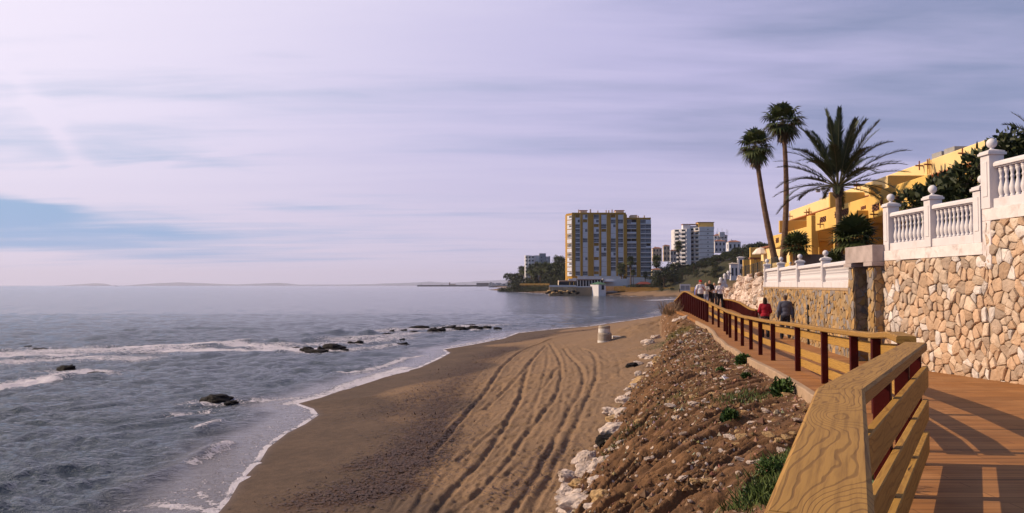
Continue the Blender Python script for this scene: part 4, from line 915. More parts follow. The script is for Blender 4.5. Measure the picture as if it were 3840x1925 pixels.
def tree_proto(name, kind, rs, H, W):
    o = bpy.data.objects.new(name, None); COL.objects.link(o)
    b = MB(); lobes = []
    if kind == 'pine':
        b.tube([(0, 0, -.5), (.1, 0, H*.35), (.25, .1, H*.72)], [.035*H, .026*H, .015*H], 7)
        for i in range(9):
            a = i*2.4; r = W*.5*math.sqrt((i+.5)/9); c = (r*math.cos(a), r*math.sin(a), H*.78+rs.uniform(-.06, .06)*H); lobes.append((c, (W*.24, W*.24, H*.12))); b.tube([(.12, 0, H*.45), c], [.014*H, .005*H], 5)
    elif kind == 'broad':
        b.tube([(0, 0, -.5), (0, .1, H*.3), (.2, 0, H*.6)], [.04*H, .028*H, .012*H], 7)
        for i in range(13):
            a = i*2.4; t = (i+.5)/13; r = W*.36*math.sin(math.pi*(.25+.7*t))*rs.uniform(.6, 1.15); c = (r*math.cos(a), r*math.sin(a), H*(.22+.66*t)); lobes.append((c, (W*.26*rs.uniform(.7, 1.1),)*2+(H*.17,))); b.tube([(.1, 0, H*.25), c], [.012*H, .004*H], 5)
    elif kind == 'bush':
        for i in range(8):
            a = i*2.4; r = W*.32*math.sqrt(i/8); lobes.append(((r*math.cos(a), r*math.sin(a), H*rs.uniform(.3, .6)), (W*.24, W*.24, H*.34)))
        b.tube([(0, 0, -.2), (0, 0, H*.4)], [.03*H, .02*H], 5)
    b.build('trunk', M_bark, o); n = {'pine': 900, 'broad': 1100, 'bush': 600}[kind]
    V, Fc, C = clump(rs, lobes, n, .075*max(H, W)); mk('crown', V, Fc, M_pine if kind == 'pine' else M_broad, o, False, C)
    return o
RS = np.random.RandomState(42)
def far_palm_proto(name, H, seed):
    rs = np.random.RandomState(seed); o = bpy.data.objects.new(name, None); COL.objects.link(o)
    b = MB(); b.tube([(0, 0, -.5), (.1, 0, H*.5), (0, 0, H)], [.28, .2, .18], 7); b.build('trunk', M_trunk, o)
    V, Fc, C, S = fan_crown(rs, 34, 1.5, .9, (-70, 86), 9, .5); c = mk('crown', V, Fc, M_fan, o, False, C); c.location = (0, 0, H)
    V, Fc, C = clump(rs, [((0, 0, -1.2), (.5, .5, 1.2))], 90, .6); c = mk('dead_fronds', V, Fc, M_dead, o, False, C); c.location = (0, 0, H)
    return o
# big dark leafy hedge above the balustrades
def hedge(label, lobes, n, sz, seed, group=None):
    rs = np.random.RandomState(seed); c0 = Vector(lobes[0][0]); o = empty('shrub', (c0.x, c0.y, 5.45), label, 'shrub', group)
    V, Fc, C = clump(rs, lobes, n, sz); V = [v-Vector((c0.x, c0.y, 5.45)) for v in V]; mk('foliage', V, Fc, M_broad, o, False, C)
    b = MB()
    for c, r in lobes: b.tube([(0, 0, 0), (c[0]-c0.x, c[1]-c0.y, c[2]-5.45)], [.05, .02], 5)
    b.build('stems', M_bark, o)
def lob(x, y, d, r): p = at(x, y, d); return ((p.x, p.y, p.z), (r, r*1.0, r*.9))
hedge('dark leafy shrub spilling over behind the lower white balustrades', [lob(3420, 760, 20, .40), lob(3470, 780, 20, .5), lob(3530, 750, 19.5, .6), lob(3600, 720, 19, .6), lob(3655, 680, 18.5, .55), lob(3680, 610, 18, .36), lob(3560, 780, 19.5, .6), lob(3640, 760, 19, .7), lob(3480, 800, 20, .4), lob(3620, 850, 19, .7), lob(3530, 850, 19, .6)], 4200, .16, 51)
hedge('dark bush with pointed leaves above the highest balustrade at the right', [lob(3760, 560, 18, .35), lob(3790, 530, 18, .30), lob(3740, 600, 18, .3), lob(3810, 590, 18, .4), lob(3870, 590, 18, .5), lob(3700, 600, 18.5, .28), lob(3840, 650, 18, .5), lob(3760, 660, 18, .4)], 1700, .14, 52)

# ---------------------------------------------------------------- yellow terraced building behind the palms
M_yel = pmat('yellow_render', (.68,.41,.11), .85, .07, .5, .15, 12, dirt=(.55,.30,.07), dirt_amt=.5, dscale=.3)
M_cream = pmat('cream_render', (.78,.54,.24), .85, .07, .5, .1, 12)
M_terra = pmat('terracotta', (.24,.09,.05), .85, .2, 3, .2, 20); M_pink = pmat('salmon_edge', (.55,.25,.16), .85, .1, 2, .1, 10)
M_glass = principled('dark_window_glass', .15, .3)[0]; M_glass.node_tree.nodes['Principled BSDF'].inputs['Base Color'].default_value = (.012, .016, .022, 1)
M_iron = pmat('dark_iron', (.03,.028,.025), .6, .1, 3, 0)
yb = empty('apartment_building', (0, 0, 0), 'long yellow apartment building with stepped terraces and lattice openings behind the palms', 'building')
Fa = lambda a, d: (a+.0914*d, d)
def ypr(b, a0, a1, d0, d1, z0, z1): return b.prism([Fa(a0, d0), Fa(a1, d0), Fa(a1, d1), Fa(a0, d1)], z0, z1)
b = MB(); ypr(b, 18.9, 30, 37.2, 72.4, 5.3, 10.86); b.build('wall', M_yel, yb)
b = MB(); ypr(b, 18.45, 30, 36.9, 72.6, 10.90, 11.72); b.build('roof_parapet', M_cream, yb, bevel=.05)
b = MB(); ypr(b, 18.43, 30, 36.95, 72.5, 10.865, 10.897); b.build('roof_edge', M_pink, yb)
yh2 = MB(); ypr(yh2, 18.8, 30, 72.65, 86, 4.6, 8.9); yh2.build('wing', M_cream, yb)
b = MB(); ypr(b, 18.6, 30, 72.62, 86.3, 8.905, 9.05); b.build('roof', M_terra, yb)
C2 = lambda x, y: (2700+x*.4647, 300+y*.4647); C7 = lambda x, y: (2780+x*.2788, 660+y*.2788)
def facing(x0, y0, x1, y1, d, cf=C2, mat=None, th=.22, name='terrace_wall', grow=.0, zlow=None):
    a = at(*cf(x0, y0), d); c = at(*cf(x1, y1), d); b = MB(); b.box(a.x, c.x+grow, d, d+th, c.z if zlow is None else zlow, a.z); return b.build(name, mat or M_yel, yb, bevel=.04)
facing(885, 905, 1205, 1030, 52.9, grow=.3); facing(480, 1135, 725, 1235, 66.5, grow=.3); facing(1210, 845, 1355, 975, 49.7, grow=.3); facing(1365, 770, 1715, 910, 43.3, grow=.3)
facing(735, 1092, 795, 1250, 56.3, th=.9, name='fin_wall', zlow=5.4); facing(1103, 1052, 1220, 1250, 45.2, th=.8, name='fin_wall', zlow=5.4); facing(795, 1215, 890, 1260, 57.5, grow=.6, zlow=5.4, name='terrace_wall')
b = MB(); ypr(b, 15.95, 16.18, 43.0, 55.6, 8.74, 10.02); b.build('balcony_parapet', M_yel, yb, bevel=.05)
b = MB(); ypr(b, 15.8, 16.05, 37.0, 42.9, 8.74, 10.12); ypr(b, 16.06, 18.9, 42.7, 42.9, 8.74, 10.12); b.build('balcony_parapet', M_yel, yb, bevel=.05)
b = MB(); ypr(b, 16.19, 18.88, 43.0, 55.6, 8.74, 8.93); ypr(b, 16.06, 18.88, 37, 42.69, 8.75, 8.93); b.build('balcony_floor', M_cream, yb)
b = MB(); ypr(b, 16.05, 16.25, 57.3, 69.5, 8.15, 9.26); ypr(b, 16.26, 18.88, 57.3, 69.5, 8.15, 8.3); b.build('balcony_parapet', M_yel, yb, bevel=.05)
b = MB(); ypr(b, 16.6, 16.8, 46, 69, 5.4, 6.9); b.build('garden_parapet', M_yel, yb, bevel=.04)
for d in (48.5, 52.5, 59.5, 64): b = MB(); ypr(b, 16.3, 18.88, d, d+.25, 5.4, 8.72 if d < 56 else 8.13); b.build('dividing_wall', M_yel, yb)
for d0, d1, z0, z1 in ((46, 48, 5.6, 8.0), (49.4, 51.6, 5.6, 8.0), (53.2, 55, 5.6, 8.0), (60.5, 63, 5.6, 7.6), (65, 67, 5.6, 7.6), (44.3, 47.5, 9.0, 10.6), (50.5, 52.3, 9.0, 10.6), (54, 58, 9.0, 10.6), (60, 64, 9.0, 10.5)):
    b = MB(); ypr(b, 18.84, 18.895, d0, d1, z0, z1); b.build('window', M_glass, yb)
def lattice(x0, y0, x1, y1, a=15.95):
    p, q = C7(x0, y0), C7(x1, y1); d1 = a/((p[0]-CX)/F-.0914); d0 = a/((q[0]-CX)/F-.0914); zt = 5+(HOR-(p[1]+q[1])/2)/F*(d0+d1)/2; hh = (y1-y0)*.2788/F*(d0+d1)/2*.9
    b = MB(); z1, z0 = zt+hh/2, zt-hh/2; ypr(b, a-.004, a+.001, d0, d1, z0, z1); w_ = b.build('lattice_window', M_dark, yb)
    b = MB(); n = max(2, int((d1-d0)/.42)); nz = 2
    for i in range(n):
        for j in range(nz):
            u0, u1 = d0+(d1-d0)*i/n, d0+(d1-d0)*(i+1)/n; v0, v1 = z0+(z1-z0)*j/nz, z0+(z1-z0)*(j+1)/nz
            for s_ in (0, 1): A = Fa(a-.02, u0); B_ = Fa(a-.02, u1); b.beam((A[0], A[1], v0 if s_ else v1), (B_[0], B_[1], v1 if s_ else v0), .02, .045, (1, 0, 0))
    b.build('lattice_bars', M_terra, w_)
for q in ((1070, 545, 1150, 625), (1270, 452, 1450, 545), (1625, 402, 1690, 450), (1775, 370, 1870, 475)): lattice(*q)
lattice(1887, 320, 1918, 395, 15.8); lattice(2095, 265, 2180, 370, 15.8)
for q in ((615, 780, 770, 860), (860, 760, 913, 843), (470, 830, 510, 905)): lattice(*q, a=16.05)
for x, y, a in ((1655, 690, 18.45), (1725, 680, 18.45), (2010, 590, 18.45), (725, 1070, 18.45), (745, 1065, 18.45), (590, 1100, 18.45), (1140, 855, 18.45), (840, 1165, 15.95), (1280, 1085, 15.95)):
    p = C2(x, y); d = a/((p[0]-CX)/F-.0914); z = 5+(HOR-p[1])/F*d; b = MB(); A = Fa(a-.45, d-.1); B_ = Fa(a, d); b.beam((*A, z), (*B_, z), .07, .07); b.beam((A[0]+.2, A[1], z-.25), (A[0]+.2, A[1], z+.25), .05, .05, (0, 1, 0)); b.build('spout', M_terra, yb)
for x, y0, y1 in ((1695, 635, 760), (1712, 630, 750), (730, 1030, 1100)):
    p = C2(x, (y0+y1)/2); d = 18.40/((p[0]-CX)/F-.0914); A = Fa(18.37, d); b = MB(); b.tube([(A[0], A[1], 5+(HOR-C2(0, y1)[1])/F*d), (A[0], A[1], 5+(HOR-C2(0, y0)[1])/F*d)], .035, 6); b.build('drain_pipe', M_yel, yb)
M_ac = pmat('grey_metal', (.30,.28,.27), .6, .1, 3, .1, 10)
for i, (x, d) in enumerate(((1800, 41.5), (1735, 43), (790, 62.5), (760, 64))):
    A = Fa(18.9, d); b = MB(); b.box(A[0], A[0]+.9, d-.5, d+.5, 11.722, 11.722+(.42 if i < 2 else .3)); b.box(A[0]-.02, A[0]+.0, d-.4, d+.1, 11.80, 11.95); b.build('roof_unit', M_ac, yb, bevel=.02)
p = at(*C2(885, 915), 52.6); b = MB(); fl = empty('flood_lamp', p, 'twin floodlight on a bracket at the corner of the yellow building', 'lamp')
b.tube([(0, 0, 0), (-.35, 0, -.02), (-.55, -.1, .15)], .02, 5); b.build('bracket', M_iron, fl)
for k in (0, 1): b = MB(); b.box(-.95+k*.32, -.68+k*.32, -.22, -.06, .05+k*.12, .27+k*.12); b.build('lamp_head', M_ac, fl, bevel=.03)
M_brown = pmat('brown_wall', (.20,.13,.095), .9, .12, 1.5, .2, 20)
o = MB().box(14.2, 20.5, 40.0, 40.3, 5.3, 6.55).build('garden_wall', M_brown); tag(o, 'low plain brown garden wall below the yellow building', 'wall')
fe = empty('metal_fence', (0, 0, 0), 'dark green mesh fence standing on the edge of the boulder wall', 'fence'); pts = []
for i in range(9):
    d = 42+i*2.9; x = wx(d)+.85; pts.append((x, d)); b = MB(); b.tube([(x, d, 5.3), (x, d, 6.55)], .035, 6); b.build('post', M_iron, fe)
for i in range(8):
    b = MB()
    for z in (5.6, 6.05, 6.5): b.tube([(*pts[i], z), (*pts[i+1], z)], .012, 4)
    for k in range(1, 20): t = k/20; x, y = pts[i][0]*(1-t)+pts[i+1][0]*t, pts[i][1]*(1-t)+pts[i+1][1]*t; b.tube([(x, y, 5.5), (x, y, 6.5)], .005, 3)
    b.build('mesh_panel', M_iron, fe)
# parasol and terrace wall beyond the palms
M_canvas = pmat('cream_canvas', (.72,.60,.50), .9, .06, 2, .1, 10)
pc = at(2853, 950, 84); um = empty('parasol', (pc.x, pc.y, 4.7), 'cream parasol open on the terrace beyond the palms', 'parasol')
b = MB(); R_ = .9; n = 10; zt = pc.z+.62-4.7; ze = pc.z-4.7
for k in range(n): a0, a1 = 2*math.pi*k/n, 2*math.pi*(k+1)/n; b.add([(0, 0, zt), (R_*.55*math.cos(a0), R_*.55*math.sin(a0), zt-.17), (R_*.55*math.cos(a1), R_*.55*math.sin(a1), zt-.17), (R_*math.cos(a1), R_*math.sin(a1), ze), (R_*math.cos(a0), R_*math.sin(a0), ze), (R_*math.cos(a0), R_*math.sin(a0), ze-.12), (R_*math.cos(a1), R_*math.sin(a1), ze-.12)], [(0, 1, 2), (1, 4, 3, 2), (4, 5, 6, 3)])
b.build('canopy', M_canvas, um); b = MB(); b.tube([(0, 0, 0), (0, 0, zt+.08)], .03, 6); b.build('pole', M_con, um)
a = at(2813, 929, 92); c = at(2895, 967, 92); o = MB().box(a.x, c.x+.6, 92, 92.3, c.z, a.z).build('terrace_screen', M_yel, bevel=.04); tag(o, 'short plain yellow terrace wall behind the cream parasol', 'wall')
pg = empty('pergola', (0, 0, 0), 'yellow columned veranda beneath the cream parasol', 'pergola')
for i in range(4): q = at(2822+i*24, 1000, 88); MB().box(q.x-.18, q.x+.18, 88, 88.4, 4.6, at(0, 972, 88).z).build('column', M_yel, pg)
q0 = at(2812, 970, 88); q1 = at(2905, 970, 88); MB().box(q0.x, q1.x, 87.9, 88.6, q0.z-.05, q0.z+.12).build('beam', M_terra, pg); MB().box(q0.x, q1.x, 90.5, 90.8, 4.6, q0.z-.06).build('back_wall', M_yel, pg)
# ---------------------------------------------------------------- buildings across the bay
M_orange = pmat('orange_facade', (.40,.205,.03), .85, .08, .3, .05, 3); M_fcream = pmat('far_cream', (.62,.47,.34), .85, .08, .3, 0); M_fwhite = pmat('far_white', (.66,.60,.60), .85, .07, .3, 0, dirt=(.45,.38,.36), dirt_amt=.4, dscale=.15)
M_shut = pmat('shutter_white', (.60,.58,.64), .7, .12, .2, 0); M_tile = pmat('roof_tile', (.30,.12,.07), .85, .2, .5, 0); M_fbrown = pmat('brown_edge', (.20,.09,.06), .85, .1, 1, 0)
M_ggreen = pmat('green_roof', (.06,.13,.07), .8, .1, 1, 0); M_recess_shade = pmat('recess_shade', (.045,.035,.03), .9, .2, 1, 0)
def LB(o): return lambda name, mat, *bx, parent=None: _lb(o, name, mat, bx, parent)
def _lb(o, name, mat, bx, parent):
    b = MB(); 
    for q in bx: b.box(*q)
    return b.build(name, mat, parent or o)
# big orange and white block: x from 33.5 to 63.4, front plane y=447
tw = empty('apartment_tower', (33.5, 447, 3.5), 'large orange and white apartment tower with twelve storeys of glazed bays across the bay', 'building')
XW = lambda x: 26.7+.03791*x-33.5; ZW = lambda y: 48.16-.03791*y-3.5
L = LB(tw)
b = MB(); b.prism([(0, .9), (29.9, .9), (29.9, 16), (-2.8, 16), (-2.8, 5.5)], 0, ZW(72)); b.build('wall', M_orange, tw)
L('roof_slab', M_orange, (-.1, 30, -.25, 16.2, ZW(95), ZW(68)))
for x0, x1 in ((180, 225), (300, 333), (412, 494), (578, 605), (688, 745), (826, 852), (936, 985)): 
    L('pier', M_orange, (XW(x0), XW(x1), -.3, .9, ZW(1000), ZW(95)))
    L('pier_lit_edge', M_fcream, (XW(x0)-.30, XW(x0)-.004, -.25, .9, ZW(995), ZW(97)))  # cream strip paints the sunlit left side of the pier
NF = 13; zt0, zb0 = ZW(97), ZW(1000); fh = (zt0-zb0)/NF
_win = {}
def bay_window(kind, w, h):
    key = (kind, round(w, 1), round(h, 2))
    if key in _win: return _win[key]
    fb, pb = MB(), MB()
    if kind == 'glazed':
        fb.box(0, w, 0, .25, 0, .38); fb.box(0, w, 0, .25, h-.14, h)
        for k in range(5): x = k*(w-.10)/4; fb.box(x, x+.10, .0, .25, .382, h-.142)
        fb.box(.102, w-.102, .02, .2, h*.42, h*.46); pb.box(.03, w-.03, .26, .36, .1, h-.05)
    elif kind == 'half':
        fb.box(0, w*.5, 0, .25, 0, h); fb.box(w*.5+.002, w, 0, .25, 0, .9); fb.box(w*.5+.002, w, 0, .25, h-.2, h); fb.box(w*.74, w*.78, 0, .2, .902, h-.202); fb.box(w-.08, w, 0, .2, .902, h-.202); pb.box(w*.5, w-.02, .26, .36, .4, h-.05)
    elif kind == 'shutter':
        fb.box(0, w, 0, .25, .06, h-.03)
        for k in range(1, 4): fb.box(k*w/4-.03, k*w/4+.03, -.04, -.002, .1, h-.1)
        pb.box(.0, w, .06, .2, 0, .057)
    else:
        fb.box(0, w, 0, .1, 0, .95); fb.box(0, .12, 0, .2, .952, h); fb.box(w*.55, w*.6, 1.0, 1.1, 0.1, h*.9); pb.box(.0, w, .9, 1.0, 0, h)
    _win[key] = (fb, pb, [None, None]); return _win[key]
def put_window(par, kind, x, y, z, w, h, rz=0):
    fb, pb, ms = bay_window(kind, w, h)
    fm = {'glazed': M_shut, 'half': M_shut, 'shutter': M_shut, 'open': M_shut}[kind]
    if ms[0] is None:
        f = fb.build('window', fm, par); p = pb.build('pane', M_recess_shade if kind == 'open' else M_glass, f); ms[0], ms[1] = f.data, p.data  # open bays get a dark sheet as painted recess shade, not glass
    else:
        f = bpy.data.objects.new('window', ms[0]); COL.objects.link(f); f.parent = par; p = bpy.data.objects.new('pane', ms[1]); COL.objects.link(p); p.parent = f
    f.location = (x, y, z); f.rotation_euler = (0, 0, rz); return f
rsB = np.random.RandomState(9); kinds = ['glazed', 'shutter', 'half', 'open']
for x0, x1 in ((228, 299), (336, 411), (497, 574), (608, 686), (748, 824), (855, 934)):
    for k in range(NF):
        kd = kinds[rsB.choice(4, p=[.44, .30, .16, .10])]; put_window(tw, kd, XW(x0), .1 if kd != 'open' else .35, zb0+k*fh, XW(x1)-XW(x0), fh-.03)
ca = math.atan2(-5.5, 2.8)
for k in range(13): put_window(tw, kinds[rsB.choice(3)], -2.45, 4.6, zb0+k*fh, 4.6, fh-.4, ca)
L('podium', M_fwhite, (-2.2, 30, -1.4, .85, 0, ZW(1040)), (3, 28, -1.2, .8, ZW(1040)+.003, ZW(1002)))
L('chimney', M_fcream, *[(XW(x)-.3, XW(x)+.3, 3, 3.6, ZW(68)+.003, ZW(y)) for x, y in ((283, 15), (568, 32), (690, 25), (730, 25), (778, 15))], (XW(458)-.4, XW(458)+.4, 3, 3.8, ZW(68)+.003, ZW(12)))
for x0, x1 in ((310, 408), (834, 955)): p_ = L('stair_house', M_fcream, (XW(x0), XW(x1), 4, 9, ZW(68)+.003, ZW(28))); L('roof', M_tile, (XW(x0)-.4, XW(x1)+.4, 3.6, 9.4, ZW(28)+.003, ZW(21)), parent=p_)
t2 = empty('apartment_tower', (63.6, 448.5, 3.5), 'lower right wing of the orange tower with wide glass fronted balconies', 'building')
L2 = LB(t2); X2 = lambda x: (26.7+.03791*x-63.6)*1.003; Z2 = lambda y: 48.2-.03791*y-3.5
L2('wall', M_orange, (0, 14.0, 1.2, 15, 0, Z2(142))); L2('roof_slab', M_orange, (-.1, 14.1, -.1, 15.2, Z2(165), Z2(139)))
L2('pier', M_orange, (X2(1130), X2(1186), -.3, 1.2, Z2(1010), Z2(166)))
z0_, z1_ = Z2(1005), Z2(168); n_ = 12; fh2 = (z1_-z0_)/n_
for k in range(n_):
    for x0, x1 in ((972, 1128), (1190, 1345)):
        L2('balcony_slab', M_fcream, (X2(x0), X2(x1), -.5, 1.19, z0_+k*fh2-.08, z0_+k*fh2+.08)); kd = kinds[rsB.choice(4, p=[.4, .2, .1, .3])]
        w_ = (X2(x1)-X2(x0))/2
        for j in (0, 1): put_window(t2, kd if rsB.rand() < .6 else 'glazed', X2(x0)+j*w_, -.2, z0_+k*fh2+.085, w_-.02, fh2-.17)
L2('chimney', M_fcream, *[(X2(x)-.3, X2(x)+.3, 3, 3.7, Z2(139)+.003, Z2(y)) for x, y in ((983, 105), (1045, 105), (1172, 105), (1260, 100))])
L2('stair_house', M_fcream, (X2(1065), X2(1160), 4, 8, Z2(139)+.003, Z2(90))); L2('podium', M_fwhite, (.2, 14, -1.4, 1.15, 0, Z2(1020)))
# white twin tower on the slope
def S4(x, y, d): return at(2440+x*.2246, 820+y*.2246, d)
D4 = 540
def tower(name, label, xl, xm, xr, yt, yb_, nfl, cols, gxm=None, seed=1, band=True, yel=False, gable=0):
    """xl..xm: sun facing flank going back to the left; xm..xr: facade towards us"""
    a, m_, r = S4(xl, yt, D4), S4(xm, yt, D4), S4(xr, yt, D4); zb = S4(0, yb_, D4).z-12; H = m_.z-zb; o = empty(name, (m_.x, D4, zb), label, 'building'); Lo = LB(o)
    dl = (m_.x-a.x)*1.05; W_ = r.x-m_.x; b = MB(); b.prism([(0, 0), (W_, 0), (W_, 16), (-dl, 16), (-dl, dl*.9)], 0, H); b.build('wall', M_fwhite, o)
    fh_ = (S4(0, yt, D4).z-S4(0, yb_, D4).z)/nfl
    e = Vector((-dl, dl*.9, 0)); e.normalize(); n = Vector((-e.y, e.x, 0)); n = n if n.y < 0 else -n; LL = math.hypot(dl, dl*.9); rs = np.random.RandomState(seed)
    for k in range(nfl+1):
        z = H-(k+1)*fh_+.2
        if band and k < nfl: Lo('floor_band', M_fbrown, (-.05, W_+.05, -.12, -.003, z, z+.22))
        for t0, t1 in cols:
            p0, p1 = e*LL*t0, e*LL*t1; b = MB(); b.prism([(p0.x, p0.y), (p1.x, p1.y), (p1.x+n.x*1.3, p1.y+n.y*1.3), (p0.x+n.x*1.3, p0.y+n.y*1.3)], z, z+(.95 if not yel else .35)); b.build('balcony', M_fwhite if not yel else M_fcream, o)
            q0, q1 = e*LL*(t0+.03), e*LL*(t1-.03); b = MB(); b.prism([(q0.x, q0.y), (q1.x, q1.y), (q1.x+n.x*.04, q1.y+n.y*.04), (q0.x+n.x*.04, q0.y+n.y*.04)], z+1.0, z+2.3); b.build('window', M_glass, o)
        if W_ > 8 and k < nfl: Lo('window', M_glass, (W_*.55, W_*.55+.7, -.05, -.002, z+1.1, z+1.8))
    return o, H, W_, Lo
o, H, W_, Lo = tower('apartment_tower', 'left half of the white tower on the slope with stacked balconies', 430, 600, 672, 172, 800, 9, ((.05, .42), (.58, .95)), seed=2, band=False)
Lo('stair_house', M_fwhite, (-1.5, 3.5, 4, 9, H+.002, H+3.2)); Lo('roof', M_tile, (-1.9, 9.5, 3.6, 9.4, H+3.203, H+3.6)); Lo('chimney', M_fwhite, (3.6, 9.2, 5, 9, H+.002, H+2.4))
o, H, W_, Lo = tower('apartment_tower', 'right half of the white slope tower with brown floor bands and ochre roof house', 690, 812, 1055, 150, 720, 8, ((.08, .45), (.6, .95)), seed=3, yel=True)
Lo('stair_house', M_yel, (0, 10.5, 3, 10, H+.002, H+3.6)); Lo('roof', M_fbrown, (-.3, 10.9, 2.7, 10.3, H+3.603, H+4.0)); Lo('parapet', M_fwhite, (-.15, W_+.15, -.15, .1, H-1.0, H+.5))
# pale round fronted block on the point
a = at(1971, 957, 620); zb = 3.0; o = empty('apartment_tower', (a.x, 620, zb), 'pale grey apartment block with rounded balconies on the far point', 'building'); Lo = LB(o); X5 = lambda x: at(1500+x*.2873, 1000, 620).x-a.x; Z5 = lambda y: at(0, 920+y*.2873, 620).z-zb
H = Z5(132); b = MB(); 
for k, (cx_, r_) in enumerate(((X5(1660), 2.0), (X5(1690), 2.4), (X5(1730), 2.4))): b.lathe([(r_, 0), (r_, H-.2*k)], (cx_, 1.5, 0), 20)
b.build('rounded_bay', M_fwhite, o); Lo('wall', M_fwhite, (X5(1742), X5(1875), 1.2, 16, 0, H)); M_shade = pmat('shaded_flank_grey', (.30,.29,.31), .85, .05, 1, 0)  # M_shade: darker copy of the white, flank shade painted in; plain grey elsewhere
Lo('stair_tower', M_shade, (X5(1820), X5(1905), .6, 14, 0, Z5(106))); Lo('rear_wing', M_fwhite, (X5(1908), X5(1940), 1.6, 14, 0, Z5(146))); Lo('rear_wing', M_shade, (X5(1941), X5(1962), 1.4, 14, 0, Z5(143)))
for k in range(8):
    z = H-2.0-k*2.75
    for cx_ in (X5(1650), X5(1690), X5(1733)): Lo('window', M_glass, (cx_-.7, cx_+.7, -.96, -.6, z, z+1.0))
    Lo('window', M_glass, (X5(1850)-.4, X5(1850)+.2, 0.5, .597, z, z+.9), (X5(1918), X5(1926), 1.55, 1.597, z-.5, z+.4)); Lo('balcony', M_fwhite, (X5(1722), X5(1745), -1.6, -.6, z-1.2, z-.3))
# villas and houses
def villa(label, x0, x1, yt, yb_, d, mat=M_fwhite, roof=M_tile, nw=3, nf=2, name='house', dz_=6, chim=1, seed=0, gable=False):
    A, B_ = at(x0, yt, d), at(x1, yb_, d); W = B_.x-A.x; zb = B_.z-1.5; H = A.z-zb; o = empty(name, (A.x, d, zb), label, 'house'); Lo = LB(o); b = MB(); dp = W*.7
    Lo('wall', mat, (0, W, 0, dp, 0, H)); b.add([(-.3, -.3, H+.002), (W+.3, -.3, H+.002), (W+.3, dp+.3, H+.002), (-.3, dp+.3, H+.002), (W*.3, dp*.5, H+W*.16), (W*.7, dp*.5, H+W*.16)], [(0, 1, 5, 4), (1, 2, 5), (2, 3, 4, 5), (3, 0, 4), (3, 2, 1, 0)]); rf = b.build('roof', roof, o)
    for k in range(chim): Lo('chimney', mat, (W*(.25+.4*k), W*(.25+.4*k)+W*.08, dp*.3, dp*.3+W*.08, H, H+W*.22), parent=rf)
    fh_ = H/nf
    for j in range(nf):
        for i in range(nw): x = W*(i+.3)/nw; Lo('window', M_glass, (x, x+W*.4/nw, -.06, -.002, H-fh_*(j+.72), H-fh_*(j+.25)))
        Lo('window', M_glass, (-.06, -.002, dp*.3, dp*.55, H-fh_*(j+.72), H-fh_*(j+.25)))
    return o
D5 = 500
villa('cream villa with arched gables right beside the orange tower', 2448, 2482, 932, 972, D5, M_fcream, nw=3, nf=3, chim=1); villa('cream villa with a lookout turret left of the white tower', 2488, 2512, 922, 972, 505, M_fcream, nw=2, nf=3); villa('low cream villa touching the white tower', 2514, 2536, 940, 975, 510, M_fwhite, nw=2, nf=2)
villa('pale block bristling with aerials behind the white tower', 2678, 2728, 884, 905, 620, M_fwhite, nw=4, nf=2, chim=0)
ae = empty('aerial_mast', at(2706, 885, 618), 'cluster of roof aerials on the pale block behind the white tower', 'mast')
for i in range(9): b = MB(); b.tube([(i*1.1-4, 0, -1), (i*1.1-4, 0, 3.5+2.5*math.sin(i*1.9))], .12, 4); b.tube([(i*1.1-4.5, 0, 2+math.sin(i)), (i*1.1-3.5, 0, 2+math.sin(i))], .1, 4); b.build('mast', M_shade, ae)
b = MB(); b.box(-1.5, 2.5, 0, 3, -1, 3); b.build('plant_room', M_fwhite, ae)
villa('white terraced house on the ridge with two chimneys', 2680, 2722, 905, 940, 560, M_fwhite, nw=3, nf=2, chim=2); villa('white hip roofed house at the end of the ridge', 2732, 2778, 908, 934, 600, M_fwhite, nw=3, nf=1)
villa('white house with tall chimneys above the footbridge', 2740, 2768, 990, 1025, 170, M_white, pmat('pale_tile', (.5,.38,.3)), 2, 1, chim=1, dz_=3); villa('upper white annex with a round gable above the footbridge', 2768, 2790, 966, 1010, 175, M_white, M_white, 1, 2, chim=1)
villa('small house with a red tiled roof among trees beside the tower', 2446, 2480, 1012, 1032, 430, M_fcream, nw=1, nf=1, chim=0); villa('red wooden beach kiosk behind the far railing', 2390, 2446, 1066, 1079, 405, pmat('red_wood', (.16,.03,.02)), pmat('red_wood'  , (.16,.03,.02)), 4, 1, chim=0)
villa('small white gatehouse on the green point', 1902, 1914, 1058, 1071, 700, M_fwhite, M_fcream, 1, 1, chim=0)
# seafront restaurant on its wall
def P8(x, y, d): return at(2100+x*.25563, 780+y*.25563, d)
sw = empty('sea_wall', (P8(-160, 0, 392).x, 392, -.5), 'long ochre and white sea wall below the restaurant terrace', 'wall'); Ls = LB(sw); x0 = P8(-160, 0, 392).x
zz = lambda y, d=392: P8(0, y, d).z+.5
Ls('stone_base', pmat('sea_wall_stone', (.48,.32,.19), .9, .3, .4, .3, 2, dirt=(.26,.16,.09), dirt_amt=.8, dscale=.3), (0, P8(232, 0, 392).x-x0, 0, 3, -1, zz(1160))); Ls('stone_base', M_con, (P8(233, 0, 392).x-x0, P8(470, 0, 392).x-x0, .3, 3, -1, zz(1165)))
Ls('parapet', M_fwhite, (0, P8(235, 0, 392).x-x0, -.05, .25, zz(1160)+.002, zz(1134)), (P8(236, 0, 392).x-x0, P8(460, 0, 392).x-x0, .25, .5, zz(1165)+.002, zz(1150)))
ht = empty('beach_hut', (P8(465, 0, 388).x, 388, 0), 'square white beach hut with a green roof at the end of the sea wall', 'hut'); Lh = LB(ht); x0 = ht.location.x; W_ = P8(672, 0, 388).x-x0; wf = P8(560, 0, 388).x-x0; zt_ = P8(0, 1122, 388).z
